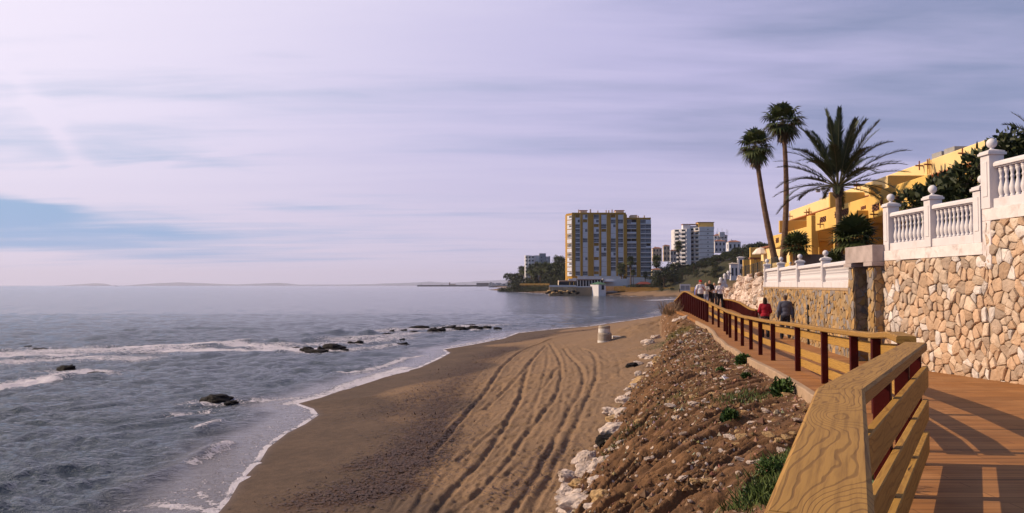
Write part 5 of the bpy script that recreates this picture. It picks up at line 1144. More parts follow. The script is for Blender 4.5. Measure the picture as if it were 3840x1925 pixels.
b = MB(); b.prism([(0, 5), (wf, 0), (W_, 1.5), (W_, 8), (0, 8)], -1, zt_); b.build('wall', M_fwhite, ht); b = MB(); b.add([(-.3, 5, zt_+.003), (wf, -.4, zt_+.003), (W_+.4, 1.2, zt_+.003), (W_+.4, 8.2, zt_+.003), (-.3, 8.2, zt_+.003), (W_*.55, 4.5, zt_+1.4)], [(0, 1, 5), (1, 2, 5), (2, 3, 5), (3, 4, 5), (4, 0, 5), (4, 3, 2, 1, 0)]); b.build('roof', M_ggreen, ht)
Lh('window', M_glass, (W_*.68, W_*.86, .62, .75, zt_-2.6, zt_-.4))
rr = empty('restaurant', (P8(-10, 0, 400).x, 402, 1.5), 'flat roofed seafront restaurant with a glazed veranda in front of the tower', 'restaurant'); Lr = LB(rr); x0 = rr.location.x
XR = lambda x: P8(x, 0, 402).x-x0; ZR = lambda y: P8(0, y, 402).z-1.5
Lr('wall', M_fcream, (0, XR(640), 5, 12, 0, ZR(1062))); Lr('roof', M_fbrown, (XR(235), XR(645), 0, 12.3, ZR(1060), ZR(1048)), (XR(-5), XR(232), 1, 12.3, ZR(1085), ZR(1075)))
Lr('column', M_fwhite, *[(XR(x), XR(x)+.35, .5, .85, 0, ZR(1060)-.003) for x in range(250, 640, 42)]); Lr('glazing', M_glass, (XR(240), XR(640), 3.0, 3.1, 0, ZR(1062)), (0, XR(230), 3.5, 3.6, 0, ZR(1087)))
Lr('column', M_yel, *[(XR(x), XR(x)+.4, .8, 1.2, 0, ZR(1086)) for x in (135, 195)])
Lr('annex', M_fwhite, (XR(650), XR(1010), 6, 14, 0, ZR(1040))); Lr('awning', M_shut, (XR(655), XR(800), 3, 5.99, ZR(1085), ZR(1075)))
sg = empty('terrace_sign', (P8(185, 0, 398).x, 398, 2.0), 'white sign board standing on the restaurant terrace', 'sign'); LB(sg)('board', M_fwhite, (0, 1.8, 0, .15, P8(0, 1072, 398).z-2, P8(0, 1030, 398).z-2)); LB(sg)('leg', M_iron, (.2, .3, .16, .26, 0, P8(0, 1030, 398).z-2.1), (1.5, 1.6, .16, .26, 0, P8(0, 1030, 398).z-2.1))
# yellow beach railings across the bay
M_yrail = pmat('yellow_timber', (.50,.28,.07), .8, .15, 1, 0)
def beach_rail(label, x0, x1, y0, y1, d0, d1, n, rails=3):
    A, B_ = at(x0, (y0+y1)/2, d0), at(x1, (y0+y1)/2, d1); o = empty('beach_railing', (A.x, A.y, A.z), label, 'railing', 'timber railings along the far beach'); h = (y1-y0)/F*(d0+d1)/2
    V_ = B_-A
    for k in range(rails): z = -h/2+h*(k+.8)/rails; b = MB(); b.beam((0, 0, z), (V_.x, V_.y, V_.z+z), .12, h*.10); b.build('rail', M_yrail, o)
    f0 = None
    for i in range(n+1):
        t = i/n; b = MB()
        if f0 is None: b.box(-.11, .11, -.11, .11, -h/2-.6, h/2); f0 = b.build('post', M_yrail, o); q = f0
        else: q = f0.copy(); COL.objects.link(q); q.parent = o
        q.location = (V_.x*t, V_.y*t-.15, V_.z*t)
beach_rail('far yellow timber railing starting right of the white beach hut', 2273, 2345, 1074, 1088, 398, 392, 22); beach_rail('middle run of yellow timber railing above the far beach', 2346, 2440, 1078, 1091, 392, 385, 30); beach_rail('right run of yellow timber railing above the far beach up to the white stand', 2441, 2510, 1079, 1091, 385, 380, 22); beach_rail('dull timber railing on the far beach just left of the white stand', 2511, 2552, 1078, 1089, 378, 374, 10)
beach_rail('last far timber railing behind the strolling group', 2578, 2625, 1079, 1092, 360, 340, 12); beach_rail('brown timber railing on the green point', 1950, 2060, 1064, 1071, 560, 500, 24, 2)
kb = at(2550, 1066, 350); kz = at(2550, 1093, 350).z; kk = empty('notice_stand', (kb.x, 350, kz), 'white framed notice stand on the far beach', 'stand'); W_ = at(2580, 0, 350).x-kb.x; H = kb.z-kz
LB(kk)('frame', M_fwhite, (0, .3, 0, .3, 0, H), (W_-.3, W_, 0, .3, 0, H), (.302, W_-.302, 0, .3, H-.7, H), (W_*.47, W_*.53, 0, .25, .6, H-.702), (.302, W_-.302, 0, .3, .2, .6)); LB(kk)('panel', M_shade, (.302, W_-.302, .26, .29, .6, H-.702))
# ---------------------------------------------------------------- far trees
protos = [tree_proto('pine_tree', 'pine', RS, 8, 9), tree_proto('pine_tree', 'pine', RS, 7, 8), tree_proto('broad_tree', 'broad', RS, 8, 7), tree_proto('broad_tree', 'broad', RS, 9, 6.5), tree_proto('shrub', 'bush', RS, 3.5, 5), tree_proto('shrub', 'bush', RS, 3, 5.5)]
pp = [far_palm_proto('palm_tree', 8, 1), far_palm_proto('palm_tree', 10, 2), far_palm_proto('palm_tree', 6.5, 3)]
used = set()
LAB = {'pine_tree': ('dark umbrella pine in the wood behind the far beach', 'tree', 'pines on the slope behind the bay'), 'broad_tree': ('dense dark green tree in the wood behind the far beach', 'tree', 'broad leaved trees behind the bay'), 'shrub': ('dark rounded bush at the edge of the far wood', 'shrub', 'bushes behind the far beach'), 'palm_tree': ('small distant fan palm behind the far beach', 'palm', 'distant fan palms around the bay')}
def place(p, x, y, z, s, label=None):
    k = p.name.split('.')[0]; lb, ct, gr = LAB[k]
    if id(p) in used: o = dup(p)
    else: used.add(id(p)); o = p
    o.location = (x, y, z); o.scale = (s, s, s); o.rotation_euler = (0, 0, RS.uniform(0, 6.28)); tag(o, label or lb, ct, gr); return o
def place_px(p, x, ytop, d, H, label=None, cap=None):
    a = at(x, ytop, d); g = ground1(a.x, d); s = max(.45, min((a.z-g)/H, cap or 2.2)); return place(p, a.x, d, a.z-H*s if (a.z-g)/H > (cap or 2.2) else g, s, label)
# slope and wood to the right of the tower (photo x, top y, distance)
wood = [(2452,1035,420),(2468,1020,430),(2490,1003,440),(2515,985,455),(2540,985,470),(2560,990,460),(2585,1000,440),(2610,985,450),(2630,975,460),(2648,966,470),(2500,1030,405),(2530,1020,400),(2560,1018,400),(2590,1020,395),(2620,1010,390),(2645,1000,390),(2670,985,400),(2690,975,400),(2480,1048,390),(2515,1050,385),(2550,1045,380),(2580,1046,378),(2612,1040,372),(2645,1035,365),(2675,1025,360),(2700,1010,350),(2720,995,345),(2665,1045,340),(2695,1040,330),(2720,1030,320),(2575,1062,360),(2610,1062,350),(2645,1060,330),(2685,1058,320),
 (2672,962,480),(2690,955,500),(2712,948,500),(2735,938,490),(2755,930,470),(2775,925,450),(2795,922,430),(2812,918,400),(2830,910,380),(2850,905,360),(2868,905,350),(2700,985,420),(2725,975,400),(2748,965,380),(2770,955,360),(2795,945,340),(2815,940,330),(2840,935,320),(2735,955,430),(2760,945,410),(2785,940,390),(2806,935,360),(2470,1060,380),(2500,1066,378),(2535,1064,372),(2560,1070,366),(2600,1072,352),(2630,1072,342),(2660,1070,330),(2865,930,320),(2730,1012,330),(2745,1000,330)]+[(2455+(i*37)%400, 1062-((i*37)%400)*.16-(i*29)%42, 330+(i*53)%130) for i in range(60)]+[(2470+(i*53)%390, 1056-((i*53)%390)*.26-(i*17)%30, 350+(i*41)%150) for i in range(70)]
wood = [w_ for w_ in wood if float(shore_s(np.array([at(w_[0], w_[1], w_[2]).x]), np.array([float(w_[2])]))[0]) > 24]
for i, (x, y, d) in enumerate(wood): j = [0, 2, 1, 3, 2, 0, 3][i % 7]; place_px(protos[j], x, y+RS.uniform(-4, 4), d, (8, 7, 8, 9)[j])
for x, y, d in [(2440,1060,400),(2420,1064,402),(2388,1060,404),(2368,1062,404),(2340,1066,402),(2325,1064,404),(2480,1075,370),(2520,1078,366)]: place_px(protos[4+(x % 2)], x, y, d, 3.5)
for x, y, d in [(2365,978,425),(2374,1022,415),(2330,1008,420),(2462,980,440),(2545,922,505),(2522,1002,430),(2500,1022,410),(2580,1000,400),(2602,1002,390),(2675,1012,370),(2690,1020,360),(2455,1040,410),(2420,1030,425),(2570,1020,385)]: place_px(pp[x % 3], x, y, d, (8, 10, 6.5)[x % 3], cap=2.0)
# trees on the point left of the tower
for x, y, d, k in [(1932,1022,640,'p'),(1925,1034,640,'b'),(1952,1036,630,'b'),(1975,1040,610,'b'),(1940,1046,600,'b'),(1990,1044,600,'b'),(2010,1046,590,'b'),(2030,1040,590,'b'),(2045,1030,580,'b'),(2062,1020,570,'b'),(2078,998,560,'b'),(2090,985,555,'b'),(2104,990,550,'b'),(2116,984,560,'b'),(2122,1000,540,'b'),(2070,1040,540,'b'),(2090,1030,540,'b'),(2108,1020,530,'b'),(2120,1035,520,'b'),(2098,1045,500,'b'),(2060,1048,530,'b')]: place_px(protos[0 if k == 'p' else 2+(x % 2)], x, y, d, 8 if k == 'p' else 8+(x % 2), cap=2.6)
for x, y, d in [(1954,1011,640),(1968,1016,630),(1981,1018,620),(1992,1010,615),(1996,1024,600),(2015,1003,610),(2033,1008,600),(2048,1004,595),(2055,1006,590),(2066,1008,580),(2090,980,560),(2105,984,555),(2006,1030,590),(2026,1022,585)]: place_px(pp[x % 3], x, y, d, (8, 10, 6.5)[x % 3], cap=2.4)
for x in range(1880, 2060, 12): place_px(protos[4+((x//12) % 2)], x, 1075-(x-1880)*.05, 640-(x-1880)*.6, 3.5)
for p in protos+pp:
    if id(p) not in used:
        for c in list(p.children): bpy.data.objects.remove(c)
        bpy.data.objects.remove(p)
# rocks below the sea wall, harbour mole, far coast and hills
from mathutils import noise as mnoise
def rock_mesh(seed, n=2, flat=.6, sharp=.35):
    rs = np.random.RandomState(seed); import bmesh
    bm = bmesh.new(); bmesh.ops.create_icosphere(bm, subdivisions=n+2, radius=1); off = rs.rand(3)*10
    for v in bm.verts:
        c = v.co; d = 1
        for k in range(5):
            pl = Vector(np.random.RandomState(seed*7+k).randn(3)).normalized(); d = min(d, (.62+.1*k)/max(.05, c.dot(pl)) if c.dot(pl) > 0 else 9)
        f = 1+sharp*.5*math.sin(c.x*3+off[0])*math.sin(c.y*3.5+off[1])+sharp*.3*math.sin(c.z*7+off[2])*math.sin(c.x*6); nz_ = mnoise.fractal(c*2.2+Vector(off), .8, 2.2, 4); v.co = c*min(d, 1.0)*(f+.16*nz_); v.co.z *= flat
    me = bpy.data.meshes.new('rock'); bm.to_mesh(me); bm.free(); return me
M_rock_dark = pmat('wet_dark_rock', (.013,.009,.0075), .7, .4, 4, .8, 6, spec=.12, bdist=.08); M_rock_pale = pmat('pale_limestone', (.50,.385,.32), .9, .25, 2.5, .7, 5, dirt=(.30,.19,.12), dirt_amt=.7, dscale=1.6, bdist=.05)
M_rock_och = pmat('ochre_stone', (.42,.26,.12), .9, .25, 2.5, .7, 5, dirt=(.2,.11,.06), dirt_amt=.7, dscale=1.6, bdist=.05)
rmes = [rock_mesh(s_) for s_ in range(6)]
def rock(name, p, s, mat, label, cat, group, rz=None, tilt=0, k=None):
    k = RS.randint(6) if k is None else k; key = (k, mat.name)
    if key not in _win: me = rmes[k].copy(); me.materials.append(mat); _win[key] = me
    o = bpy.data.objects.new(name, _win[key]); COL.objects.link(o); o.location = p; o.scale = s if hasattr(s, '__len__') else (s, s*.8, s*.8); o.rotation_euler = (RS.uniform(-tilt, tilt), RS.uniform(-tilt, tilt), RS.uniform(0, 6.28) if rz is None else rz); return tag(o, label, cat, group)
for x in range(2052, 2170, 7): p = at(x, 1096+RS.uniform(-4, 4), 388); rock('rock', (p.x, 388+RS.uniform(-2, 2), max(.2, p.z)), RS.uniform(.7, 1.5), M_rock_och if x % 2 else M_rock_dark, 'small brown rock at the foot of the far sea wall', 'rock', 'rocks below the far sea wall')
mp = empty('harbour_mole', (at(1569, 0, 4000).x, 4000, 0), 'long low harbour mole on the horizon with a beacon and sheds', 'pier'); Lm = LB(mp); XM = lambda x: at(1500+x*.2873, 0, 4000).x-mp.location.x
M_mole = pmat('dark_quay', (.05,.045,.045), .9, .1, 1, 0)
Lm('quay', M_mole, (XM(240), XM(1240), 0, 60, -3, 7)); Lm('shed', M_mole, (XM(1003), XM(1160), 5, 60, 5.003, 18)); Lm('tower', M_fbrown, (XM(650), XM(662), 5, 20, 5.003, 20)); Lm('shed', M_fcream, (XM(663), XM(735), 5, 30, 5.003, 12)); Lm('beacon', M_shade, (XM(287), XM(292), 5, 10, 5.003, 14)); Lm('boulders', M_shade, (XM(540), XM(570), 5, 20, 5.003, 9), (XM(855), XM(870), 5, 20, 5.003, 10))
def ridge(label_kind, prof, d, mat, depth):
    V = []; n = len(prof)
    for x, y in prof: p = at(x*K, 1071, d); h = (718-y)*K/F*d; V += [(p.x, d, -5), (p.x, d+depth*.4, EYE+h), (p.x*1.1, d+depth, -5)]
    return struct(mk(label_kind, V, [q for i in range(n-1) for q in ((3*i, 3*i+3, 3*i+4, 3*i+1), (3*i+1, 3*i+4, 3*i+5, 3*i+2))], mat, smooth=True))
M_hill = pmat('haze_tinted_scrub', (.15,.16,.20), .95, .2, .002, 0)  # blue of the distant haze is mixed into the hill colour
def prof(pts, j, seed):
    rs = np.random.RandomState(seed); xs = np.arange(pts[0][0], pts[-1][0], 6); ys = np.interp(xs, [p[0] for p in pts], [p[1] for p in pts])+j*np.convolve(rs.randn(len(xs)+8), np.ones(5)/5, 'same')[:len(xs)]; return list(zip(xs, np.minimum(ys, 717.8)))
ridge('distant_hills', prof([(118, 717.5), (135, 714), (160, 712), (185, 713), (206, 717.5)], .5, 1), 16000, M_hill, 3000); ridge('distant_hills', prof([(268, 717.5), (300, 712), (360, 709), (420, 712), (520, 715), (600, 712), (640, 711), (700, 716), (860, 715), (960, 712), (1100, 714)], .6, 2), 15000, M_hill, 4000)
ridge('distant_hills', prof([(860, 717), (960, 713), (1060, 708), (1130, 711), (1200, 706), (1280, 702), (1400, 700), (1800, 690)], .5, 3), 15500, M_hill, 3000)
for i in range(22): x = 1842+i*4.2; a = at(x, 1071, 2300); rock('coast_tree', (a.x, 2300+RS.uniform(-40, 40), 4), (8, 8, RS.uniform(5, 16)), M_hill, 'tiny dark tree on the low coast beyond the harbour mole', 'tree', 'trees on the distant low coast')
# haze between here and the hills
hz = MB(); hz.box(-40000, 26000, -400, 26000, -4, 420); ho = hz.build('haze'); ho['kind'] = 'stuff'
hm = bpy.data.materials.new('haze'); hm.use_nodes = True; T = NT(hm.node_tree); T.n.clear(); out = T.node('ShaderNodeOutputMaterial'); pv = T.node('ShaderNodeVolumePrincipled'); pv.inputs['Color'].default_value = (.86, .82, .97, 1); pv.inputs['Density'].default_value = .00005; pv.inputs['Anisotropy'].default_value = .2; T.l.new(pv.outputs[0], out.inputs['Volume']); ho.data.materials.append(hm)
# ---------------------------------------------------------------- people
def remesh(mb, vox, name='tmp'):
    o = mb.build(name); m = o.modifiers.new('r', 'REMESH'); m.mode = 'VOXEL'; m.voxel_size = vox; s_ = o.modifiers.new('s', 'SMOOTH'); s_.factor = .5; s_.iterations = 4
    dg = bpy.context.evaluated_depsgraph_get(); dg.update(); me = bpy.data.meshes.new_from_object(o.evaluated_get(dg)); old = o.data; bpy.data.objects.remove(o); bpy.data.meshes.remove(old); return me
def limb(b, pts, rs_):
    b.tube(pts, rs_, 12)
    for p, r in zip(pts, rs_): b.ball(p, r*.99, 12, 8)
def cloth_mat(name, c, var=.1): return pmat(name, c, .9, var, 5, .5, 30, bdist=.01)
M_skin = pmat('skin', (.40,.20,.13), .6, .05, 8, .05, 30); M_shoe = pmat('dark_shoes', (.02,.018,.018), .6, .1, 5, 0)
def hand(b, w, d, side_, scale=1.0):
    """palm with thumb and four bent fingers; w wrist, d direction"""
    w, d = Vector(w), Vector(d).normalized(); s_ = d.cross(Vector((0, 1, 0)))
    if s_.length < .2: s_ = Vector((1, 0, 0))
    s_.normalize(); s_ = s_*side_; n = s_.cross(d); c = w+d*.045; k = scale
    for t in (-.6, 0, .6): b.tube([w+s_*t*.015, c+s_*t*.028+d*.03], [.018, .019], 8); b.ball(c+s_*t*.028+d*.03, .018, 8, 6)
    for i, L in enumerate((.062, .072, .068, .052)):
        p = c+s_*(-.030+.020*i)+d*.035; q = p+d*L*.5+n*.006; r = q+d*L*.38+n*.026; b.tube([p, q, r], [.0095, .0088, .0068], 6); b.ball(r, .0068, 6, 5)
    p = w+d*.02-s_*.026; b.tube([p, p+d*.03-s_*.018+n*.008, p+d*.06-s_*.020+n*.02], [.0115, .0105, .008], 6)
def person(x, y, rz, H, label, top, legs, hair=(.06,.04,.03), hairlen=0, hat=None, arms=None, stride=.22, belly=0, woman=False, group=None, shorts=False, bag=False, glasses=False, sleeves='long', coat=0.0, z=None, vox=.014):
    sc = H/1.75; zz = float(z_deck(y)) if z is None else z; o = empty('person', (x, y, zz), label, 'person', group, rz); o.scale = (sc,)*3
    sw = .165 if woman else .19; hw = .155 if woman else .145
    hipL, hipR = Vector((-.09, 0, .92)), Vector((.09, 0, .92)); kL, kR = Vector((-.10, stride*.55+.02, .50)), Vector((.10, -stride*.15+.04, .49)); aL, aR = Vector((-.10, stride, .09)), Vector((.10, -stride*.9, .11+.03*(stride > .1)))
    sL, sR = Vector((-sw, 0, 1.42)), Vector((sw, 0, 1.42)); arms = arms or (((-.26, -.04, 1.14), (-.25, .10, .90)), ((.26, .02, 1.14), (.27, -.03, .88)))
    eL, wL = map(Vector, arms[0]); eR, wR = map(Vector, arms[1])
    def build(infl, what):
        b = MB()
        if 'torso' in what:
            for c, r in (((0, 0, 1.33), (sw+.005, .105, .15)), ((0, .01, 1.16), (sw*.84+belly*.3, .10+belly*.6, .17)), ((0, .0, 1.0), (hw+.01+belly*.3, .11+belly*.5, .14))): b.ball(c, tuple(v+infl for v in r), 20, 12)
            if coat: b.ball((0, 0, .93), (hw+.035, .135, .16+coat), 20, 12)
            limb(b, [sL, (0, 0, 1.44), sR], [.055+infl, .07+infl, .055+infl])
            if woman: b.ball((-.07, .085, 1.27), .062+infl, 12, 8); b.ball((.07, .085, 1.27), .062+infl, 12, 8)
        if 'arms' in what: limb(b, [sL, eL, wL], [.054+infl, .042+infl, .030+infl]); limb(b, [sR, eR, wR], [.054+infl, .042+infl, .030+infl])
        if 'uparms' in what: limb(b, [sL, sL.lerp(eL, .62)], [.058+infl, .056+infl]); limb(b, [sR, sR.lerp(eR, .62)], [.058+infl, .056+infl])
        if 'legs' in what:
            b.ball((0, 0, .93), (hw+.012+infl, .115+infl+belly*.2, .12+infl), 18, 10)
            for h, k_, a in ((hipL, kL, aL), (hipR, kR, aR)): limb(b, [h, k_, a], [.082+infl, .056+infl, .040+infl*1.4])
        if 'head' in what:
            limb(b, [(0, -.005, 1.42), (0, .0, 1.56)], [.052, .048]); b.ball((0, .005, 1.645), (.073, .088, .108), 20, 14); b.ball((0, .03, 1.585), (.052, .058, .052), 14, 10); b.ball((0, .095, 1.63), (.014, .022, .022), 8, 6)
            for s_ in (-1, 1): b.ball((s_*.074, -.005, 1.635), (.010, .02, .03), 8, 6); b.ball((s_*.028, .083, 1.612), (.02, .014, .014), 8, 6)
            b.ball((0, .083, 1.583), (.024, .012, .008), 8, 6)
        return b
    me = remesh(build(0, ('torso', 'arms', 'legs', 'head')), vox); vs = [v.co.copy() for v in me.vertices]; fs = [tuple(p.vertices) for p in me.polygons]; bpy.data.meshes.remove(me)
    b = MB(); b.add(vs, fs); hand(b, wL, wL-eL, -1); hand(b, wR, wR-eR, 1); b.build('body', M_skin, o, smooth=True)
    def cm(nm, what, infl, mat, cut=None):
        me = remesh(build(infl, what), vox); me.materials.append(mat); q = bpy.data.objects.new(nm, me); COL.objects.link(q); q.parent = o; me.polygons.foreach_set('use_smooth', [True]*len(me.polygons)); return q
    cm('top', ('torso', 'arms') if sleeves == 'long' else ('torso', 'uparms'), .028, top); cm('trousers', ('legs',), .025, legs)
    for a, nm in ((aL, 'shoe'), (aR, 'shoe')): b = MB(); b.ball((a.x, a.y+.05, a.z-.045), (.048, .135, .05), 14, 8); b.ball((a.x, a.y-.02, a.z-.01), (.045, .06, .06), 12, 8); b.build(nm, M_shoe, o, smooth=True)
    hm_ = cloth_mat('hair_%.2f' % hair[0], hair, .3)
    if hair[0] >= 0:
        b = MB(); b.ball((0, -.012, 1.672), (.083, .092, .092), 20, 12)
        if hairlen: b.ball((0, -.045, 1.60), (.095, .065, .10+hairlen*.4), 18, 12); b.ball((0, -.04, 1.50), (.09, .055, .06+hairlen*.3), 18, 12)
        else: b.ball((0, -.03, 1.62), (.076, .07, .07), 16, 10)
        me = remesh(b, .012); me.materials.append(hm_); q = bpy.data.objects.new('hair', me); COL.objects.link(q); q.parent = o
    if hat:
        b = MB(); b.lathe([(.088, 0), (.092, .03), (.085, .075), (.05, .105), (.0, .112)], (0, -.005, 1.675), 18)
        if hat[1] == 'brim': b.lathe([(.09, .0), (.15, -.018), (.15, -.010), (.09, .012)], (0, 0, 1.68), 18)
        else: b.prism([(.07*math.cos(t), .06+.09*math.sin(t)) for t in np.linspace(0, math.pi, 9)], 1.677, 1.689)
        b.build('hat', hat[0], o, smooth=False)
    if glasses: b = MB(); b.box(-.062, .062, .083, .10, 1.642, 1.668); b.build('sunglasses', M_shoe, o, bevel=.006)
    if bag: b = MB(); b.box(.20, .34, -.10, .12, .78, 1.02); b.tube([(.27, 0, 1.02), (.2, .0, 1.25), (.12, .02, 1.46)], .012, 5); b.build('bag', M_shoe, o, bevel=.02)
    return o
m_red = cloth_mat('crimson_jacket', (.30,.008,.022)); m_slate = cloth_mat('slate_shirt', (.085,.085,.12)); m_black = cloth_mat('black_cloth', (.015,.013,.016)); m_wh = cloth_mat('white_cotton', (.66,.60,.62), .05); m_blue = cloth_mat('blue_shirt', (.06,.12,.45)); m_cream = cloth_mat('cream_top', (.60,.52,.45), .05); m_jean = cloth_mat('pale_jeans', (.28,.29,.38)); m_cap = cloth_mat('red_cap', (.50,.012,.015)); m_navy = cloth_mat('navy_trousers', (.018,.018,.03))
def px_(x, d): return (x-CX)/F*d
person(px_(2867, 31.2), 31.2, rad(-10), 1.58, 'woman in a crimson jacket with shoulder length dark hair walking away along the deck', m_red, m_black, (.035,.015,.010), .14, arms=(((-.24, .02, 1.16), (-.16, .20, 1.04)), ((.24, .02, 1.16), (.17, .20, 1.04))), woman=True, coat=.04, stride=.14, group='people walking on the deck')
person(px_(2943, 30.7), 30.7, rad(-8), 1.68, 'man in a slate blue shirt and dark trousers walking away with his hands low', m_slate, m_navy, (.09,.055,.045), 0, stride=.24, coat=.0, belly=.03, group='people walking on the deck')
gp = 'people strolling towards the camera'; R_ = rad(180)
person(11.72, 50.0, R_+.1, 1.74, 'man in a red cap and white T-shirt walking at the left of the group', m_wh, m_black, (-1, 0, 0), hat=(m_cap, 'cap'), belly=.10, arms=(((-.27, .0, 1.14), (-.10, .20, 1.28)), ((.28, 0, 1.12), (.30, .02, .88))), sleeves='short', stride=.15, group=gp)
person(12.02, 51.7, R_+.1, 1.62, 'person in a blue shirt mostly hidden behind the man in the red cap', m_blue, m_navy, (.08,.05,.04), stride=.1, group=gp)
person(12.30, 51.0, R_-.1, 1.60, 'woman in a cream top and pale trousers with her arm round the man in black', m_cream, m_jean, (.35,.25,.16), .05, woman=True, arms=(((-.20, .12, 1.2), (-.36, .16, 1.12)), ((.24, 0, 1.14), (.24, .05, .90))), sleeves='short', stride=.1, group=gp)
person(12.60, 51.3, R_, 1.74, 'balding man dressed all in black in the middle of the group', m_black, m_black, (-1, 0, 0), arms=(((-.27, .02, 1.15), (-.12, .22, 1.10)), ((.27, .02, 1.15), (.12, .22, 1.10))), sleeves='short', stride=.1, group=gp)
person(12.98, 50.2, R_+.1, 1.66, 'woman in a white top, pale hat and sunglasses at the right of the group', m_wh, m_black, (.10,.06,.04), .04, hat=(m_cream, 'brim'), woman=True, bag=True, glasses=True, sleeves='short', stride=.16, group=gp)
person(px_(2678, 57), 57, R_, 1.62, 'person in white half hidden behind the woman with the hat', m_wh, m_navy, (.3,.2,.12), .05, woman=True, stride=.1, group=gp)
bp_ = at(2549, 1097, 350); person(bp_.x, 350, .4, 1.74, 'tiny dark figure standing on the far beach beside the notice stand', m_navy, m_black, (.05,.04,.03), z=bp_.z, stride=.1, vox=.03)

# ---------------------------------------------------------------- beach things
p = hit(2268, 1284); dr = empty('concrete_drum', (p.x, p.y, p.z-.06), 'stacked concrete manhole rings standing upright on the sand', 'drum'); k = p.y/F
M_drum = pmat('drum_concrete', (.36,.28,.22), .9, .2, 4, .5, 20, dirt=(.12,.08,.06), dirt_amt=.7, dscale=2.5); M_drumw = pmat('drum_whitewash', (.62,.55,.50), .9, .12, 4, .4, 20, dirt=(.25,.18,.14), dirt_amt=.6, dscale=3)
r0, r1 = 27*k, 20*k; h = 66*k
b = MB(); b.lathe([(r0, 0), (r0, h*.16)], n=28); b.build('footing_band', M_drumw, dr, smooth=False); b = MB(); b.lathe([(r0*.985, h*.162), (r0*.985, h*.52), (r1*1.12, h*.60)], n=28); b.build('lower_ring', M_drum, dr)
b = MB(); b.lathe([(r1*1.13, h*.602), (r1*1.1, h*.82), (r1*1.08, h*.83)], (-r1*.08, 0, 0), n=28); b.build('upper_ring', M_drumw, dr); b = MB(); b.lathe([(r1*1.07, h*.832), (r1*1.1, h*.95), (r1*.95, h), (r1*.8, h), (r1*.8, h*.86)], (-r1*.08, 0, 0), n=28); b.build('rim', M_drum, dr)
p = hit(2320, 1272); o = MB().box(-.5, .5, -.2, .2, 0, .22).build('concrete_slab', M_drumw, bevel=.05); o.location = (p.x, p.y, p.z-.03); o.rotation_euler = (0, rad(3), rad(12)); tag(o, 'pale broken slab lying beside the concrete drum', 'slab')
p = hit(2446, 1213); o = MB().box(-.25, .25, -.2, .2, 0, .3).build('crate', M_iron, bevel=.02); o.location = (p.x, p.y, p.z-.02); tag(o, 'small dark box lying on the sand mound near the bridge', 'box')
for i, (x, y, w_, h_) in enumerate(SEAROCKS):
    p = dz(x, y); k = p.y/F*K; n = 1 if w_ < 45 else 3
    lab = 'big dark rock nearest the camera in the surf' if i == 0 else 'dark rounded rock in the foam at the left edge' if i == 1 else 'low wet dark rock breaking the surface offshore'
    rock('sea_rock', (p.x, p.y+.2, .0), (w_*.52*k, w_*.36*k, h_*k*1.5), M_rock_dark, lab, 'rock', None if i < 2 else 'wet dark rocks in the sea', rz=RS.uniform(-.3, .3), k=i % 6)
    if i not in (0,) and w_ > 35:
        for j in range(2): rock('sea_rock', (p.x+RS.uniform(-.45, .45)*w_*k, p.y+RS.uniform(-1, 1), 0), (w_*.2*k, w_*.16*k, h_*k*1.2), M_rock_dark, 'low wet dark rock breaking the surface offshore', 'rock', 'wet dark rocks in the sea')
p0 = dz(582, 1016); rock('sea_rock', (p0.x, p0.y, 0), (.38, .28, .26), M_rock_dark, 'smaller dark lump against the big rock nearest the camera', 'rock', None, k=2)
c6 = lambda x, y: hit(1900+x*.6004, 1150+y*.6004)
BO = [(695,795,130,85,'p'),(640,860,90,80,'d'),(525,1000,75,120,'p'),(590,1035,85,120,'p'),(600,1050,110,40,'p'),(475,1145,110,60,'o'),(615,1130,110,75,'p'),(490,1190,130,60,'p'),(500,1270,170,110,'p'),(610,1230,90,90,'o'),(450,1300,130,60,'p'),(570,1295,90,60,'p'),(700,675,55,55,'p'),(735,695,80,65,'p'),(775,600,95,50,'p'),(735,600,60,40,'p'),(828,432,30,35,'p'),(785,375,45,28,'d'),(830,362,40,22,'p'),(868,318,50,25,'p'),(905,322,50,22,'p'),(895,235,55,38,'p'),(935,200,40,28,'p'),(1080,85,50,25,'p'),(1110,75,40,22,'p'),(1130,190,28,35,'p'),(762,525,30,22,'p'),(800,505,45,22,'o'),(820,470,36,24,'p'),(655,850,30,40,'p'),(380,1300,70,50,'p'),(640,1270,70,50,'p')]
for x, y, w_, h_, c in BO:
    p = c6(x, y); k = p.y/F*.6004; m_ = {'p': M_rock_pale, 'o': M_rock_och, 'd': M_rock_dark}[c]; big = w_ > 100
    rock('boulder', (p.x, p.y+.1, p.z+h_*k*.12), (w_*.86*k, w_*.62*k, h_*k*1.2), m_, ('biggest pale boulder halfway along the foot of the bank' if x == 695 else 'large pale boulder at the bottom edge of the photo, at the foot of the bank' if x == 500 else 'tall pale boulder standing at the lower foot of the bank' if x == 525 else 'pale boulder half buried along the foot of the earth bank') if c == 'p' else 'ochre boulder along the foot of the earth bank' if c == 'o' else 'darker grey boulder at the foot of the earth bank', 'boulder', 'boulders along the foot of the bank', rz=RS.uniform(-.5, .5), tilt=.25)
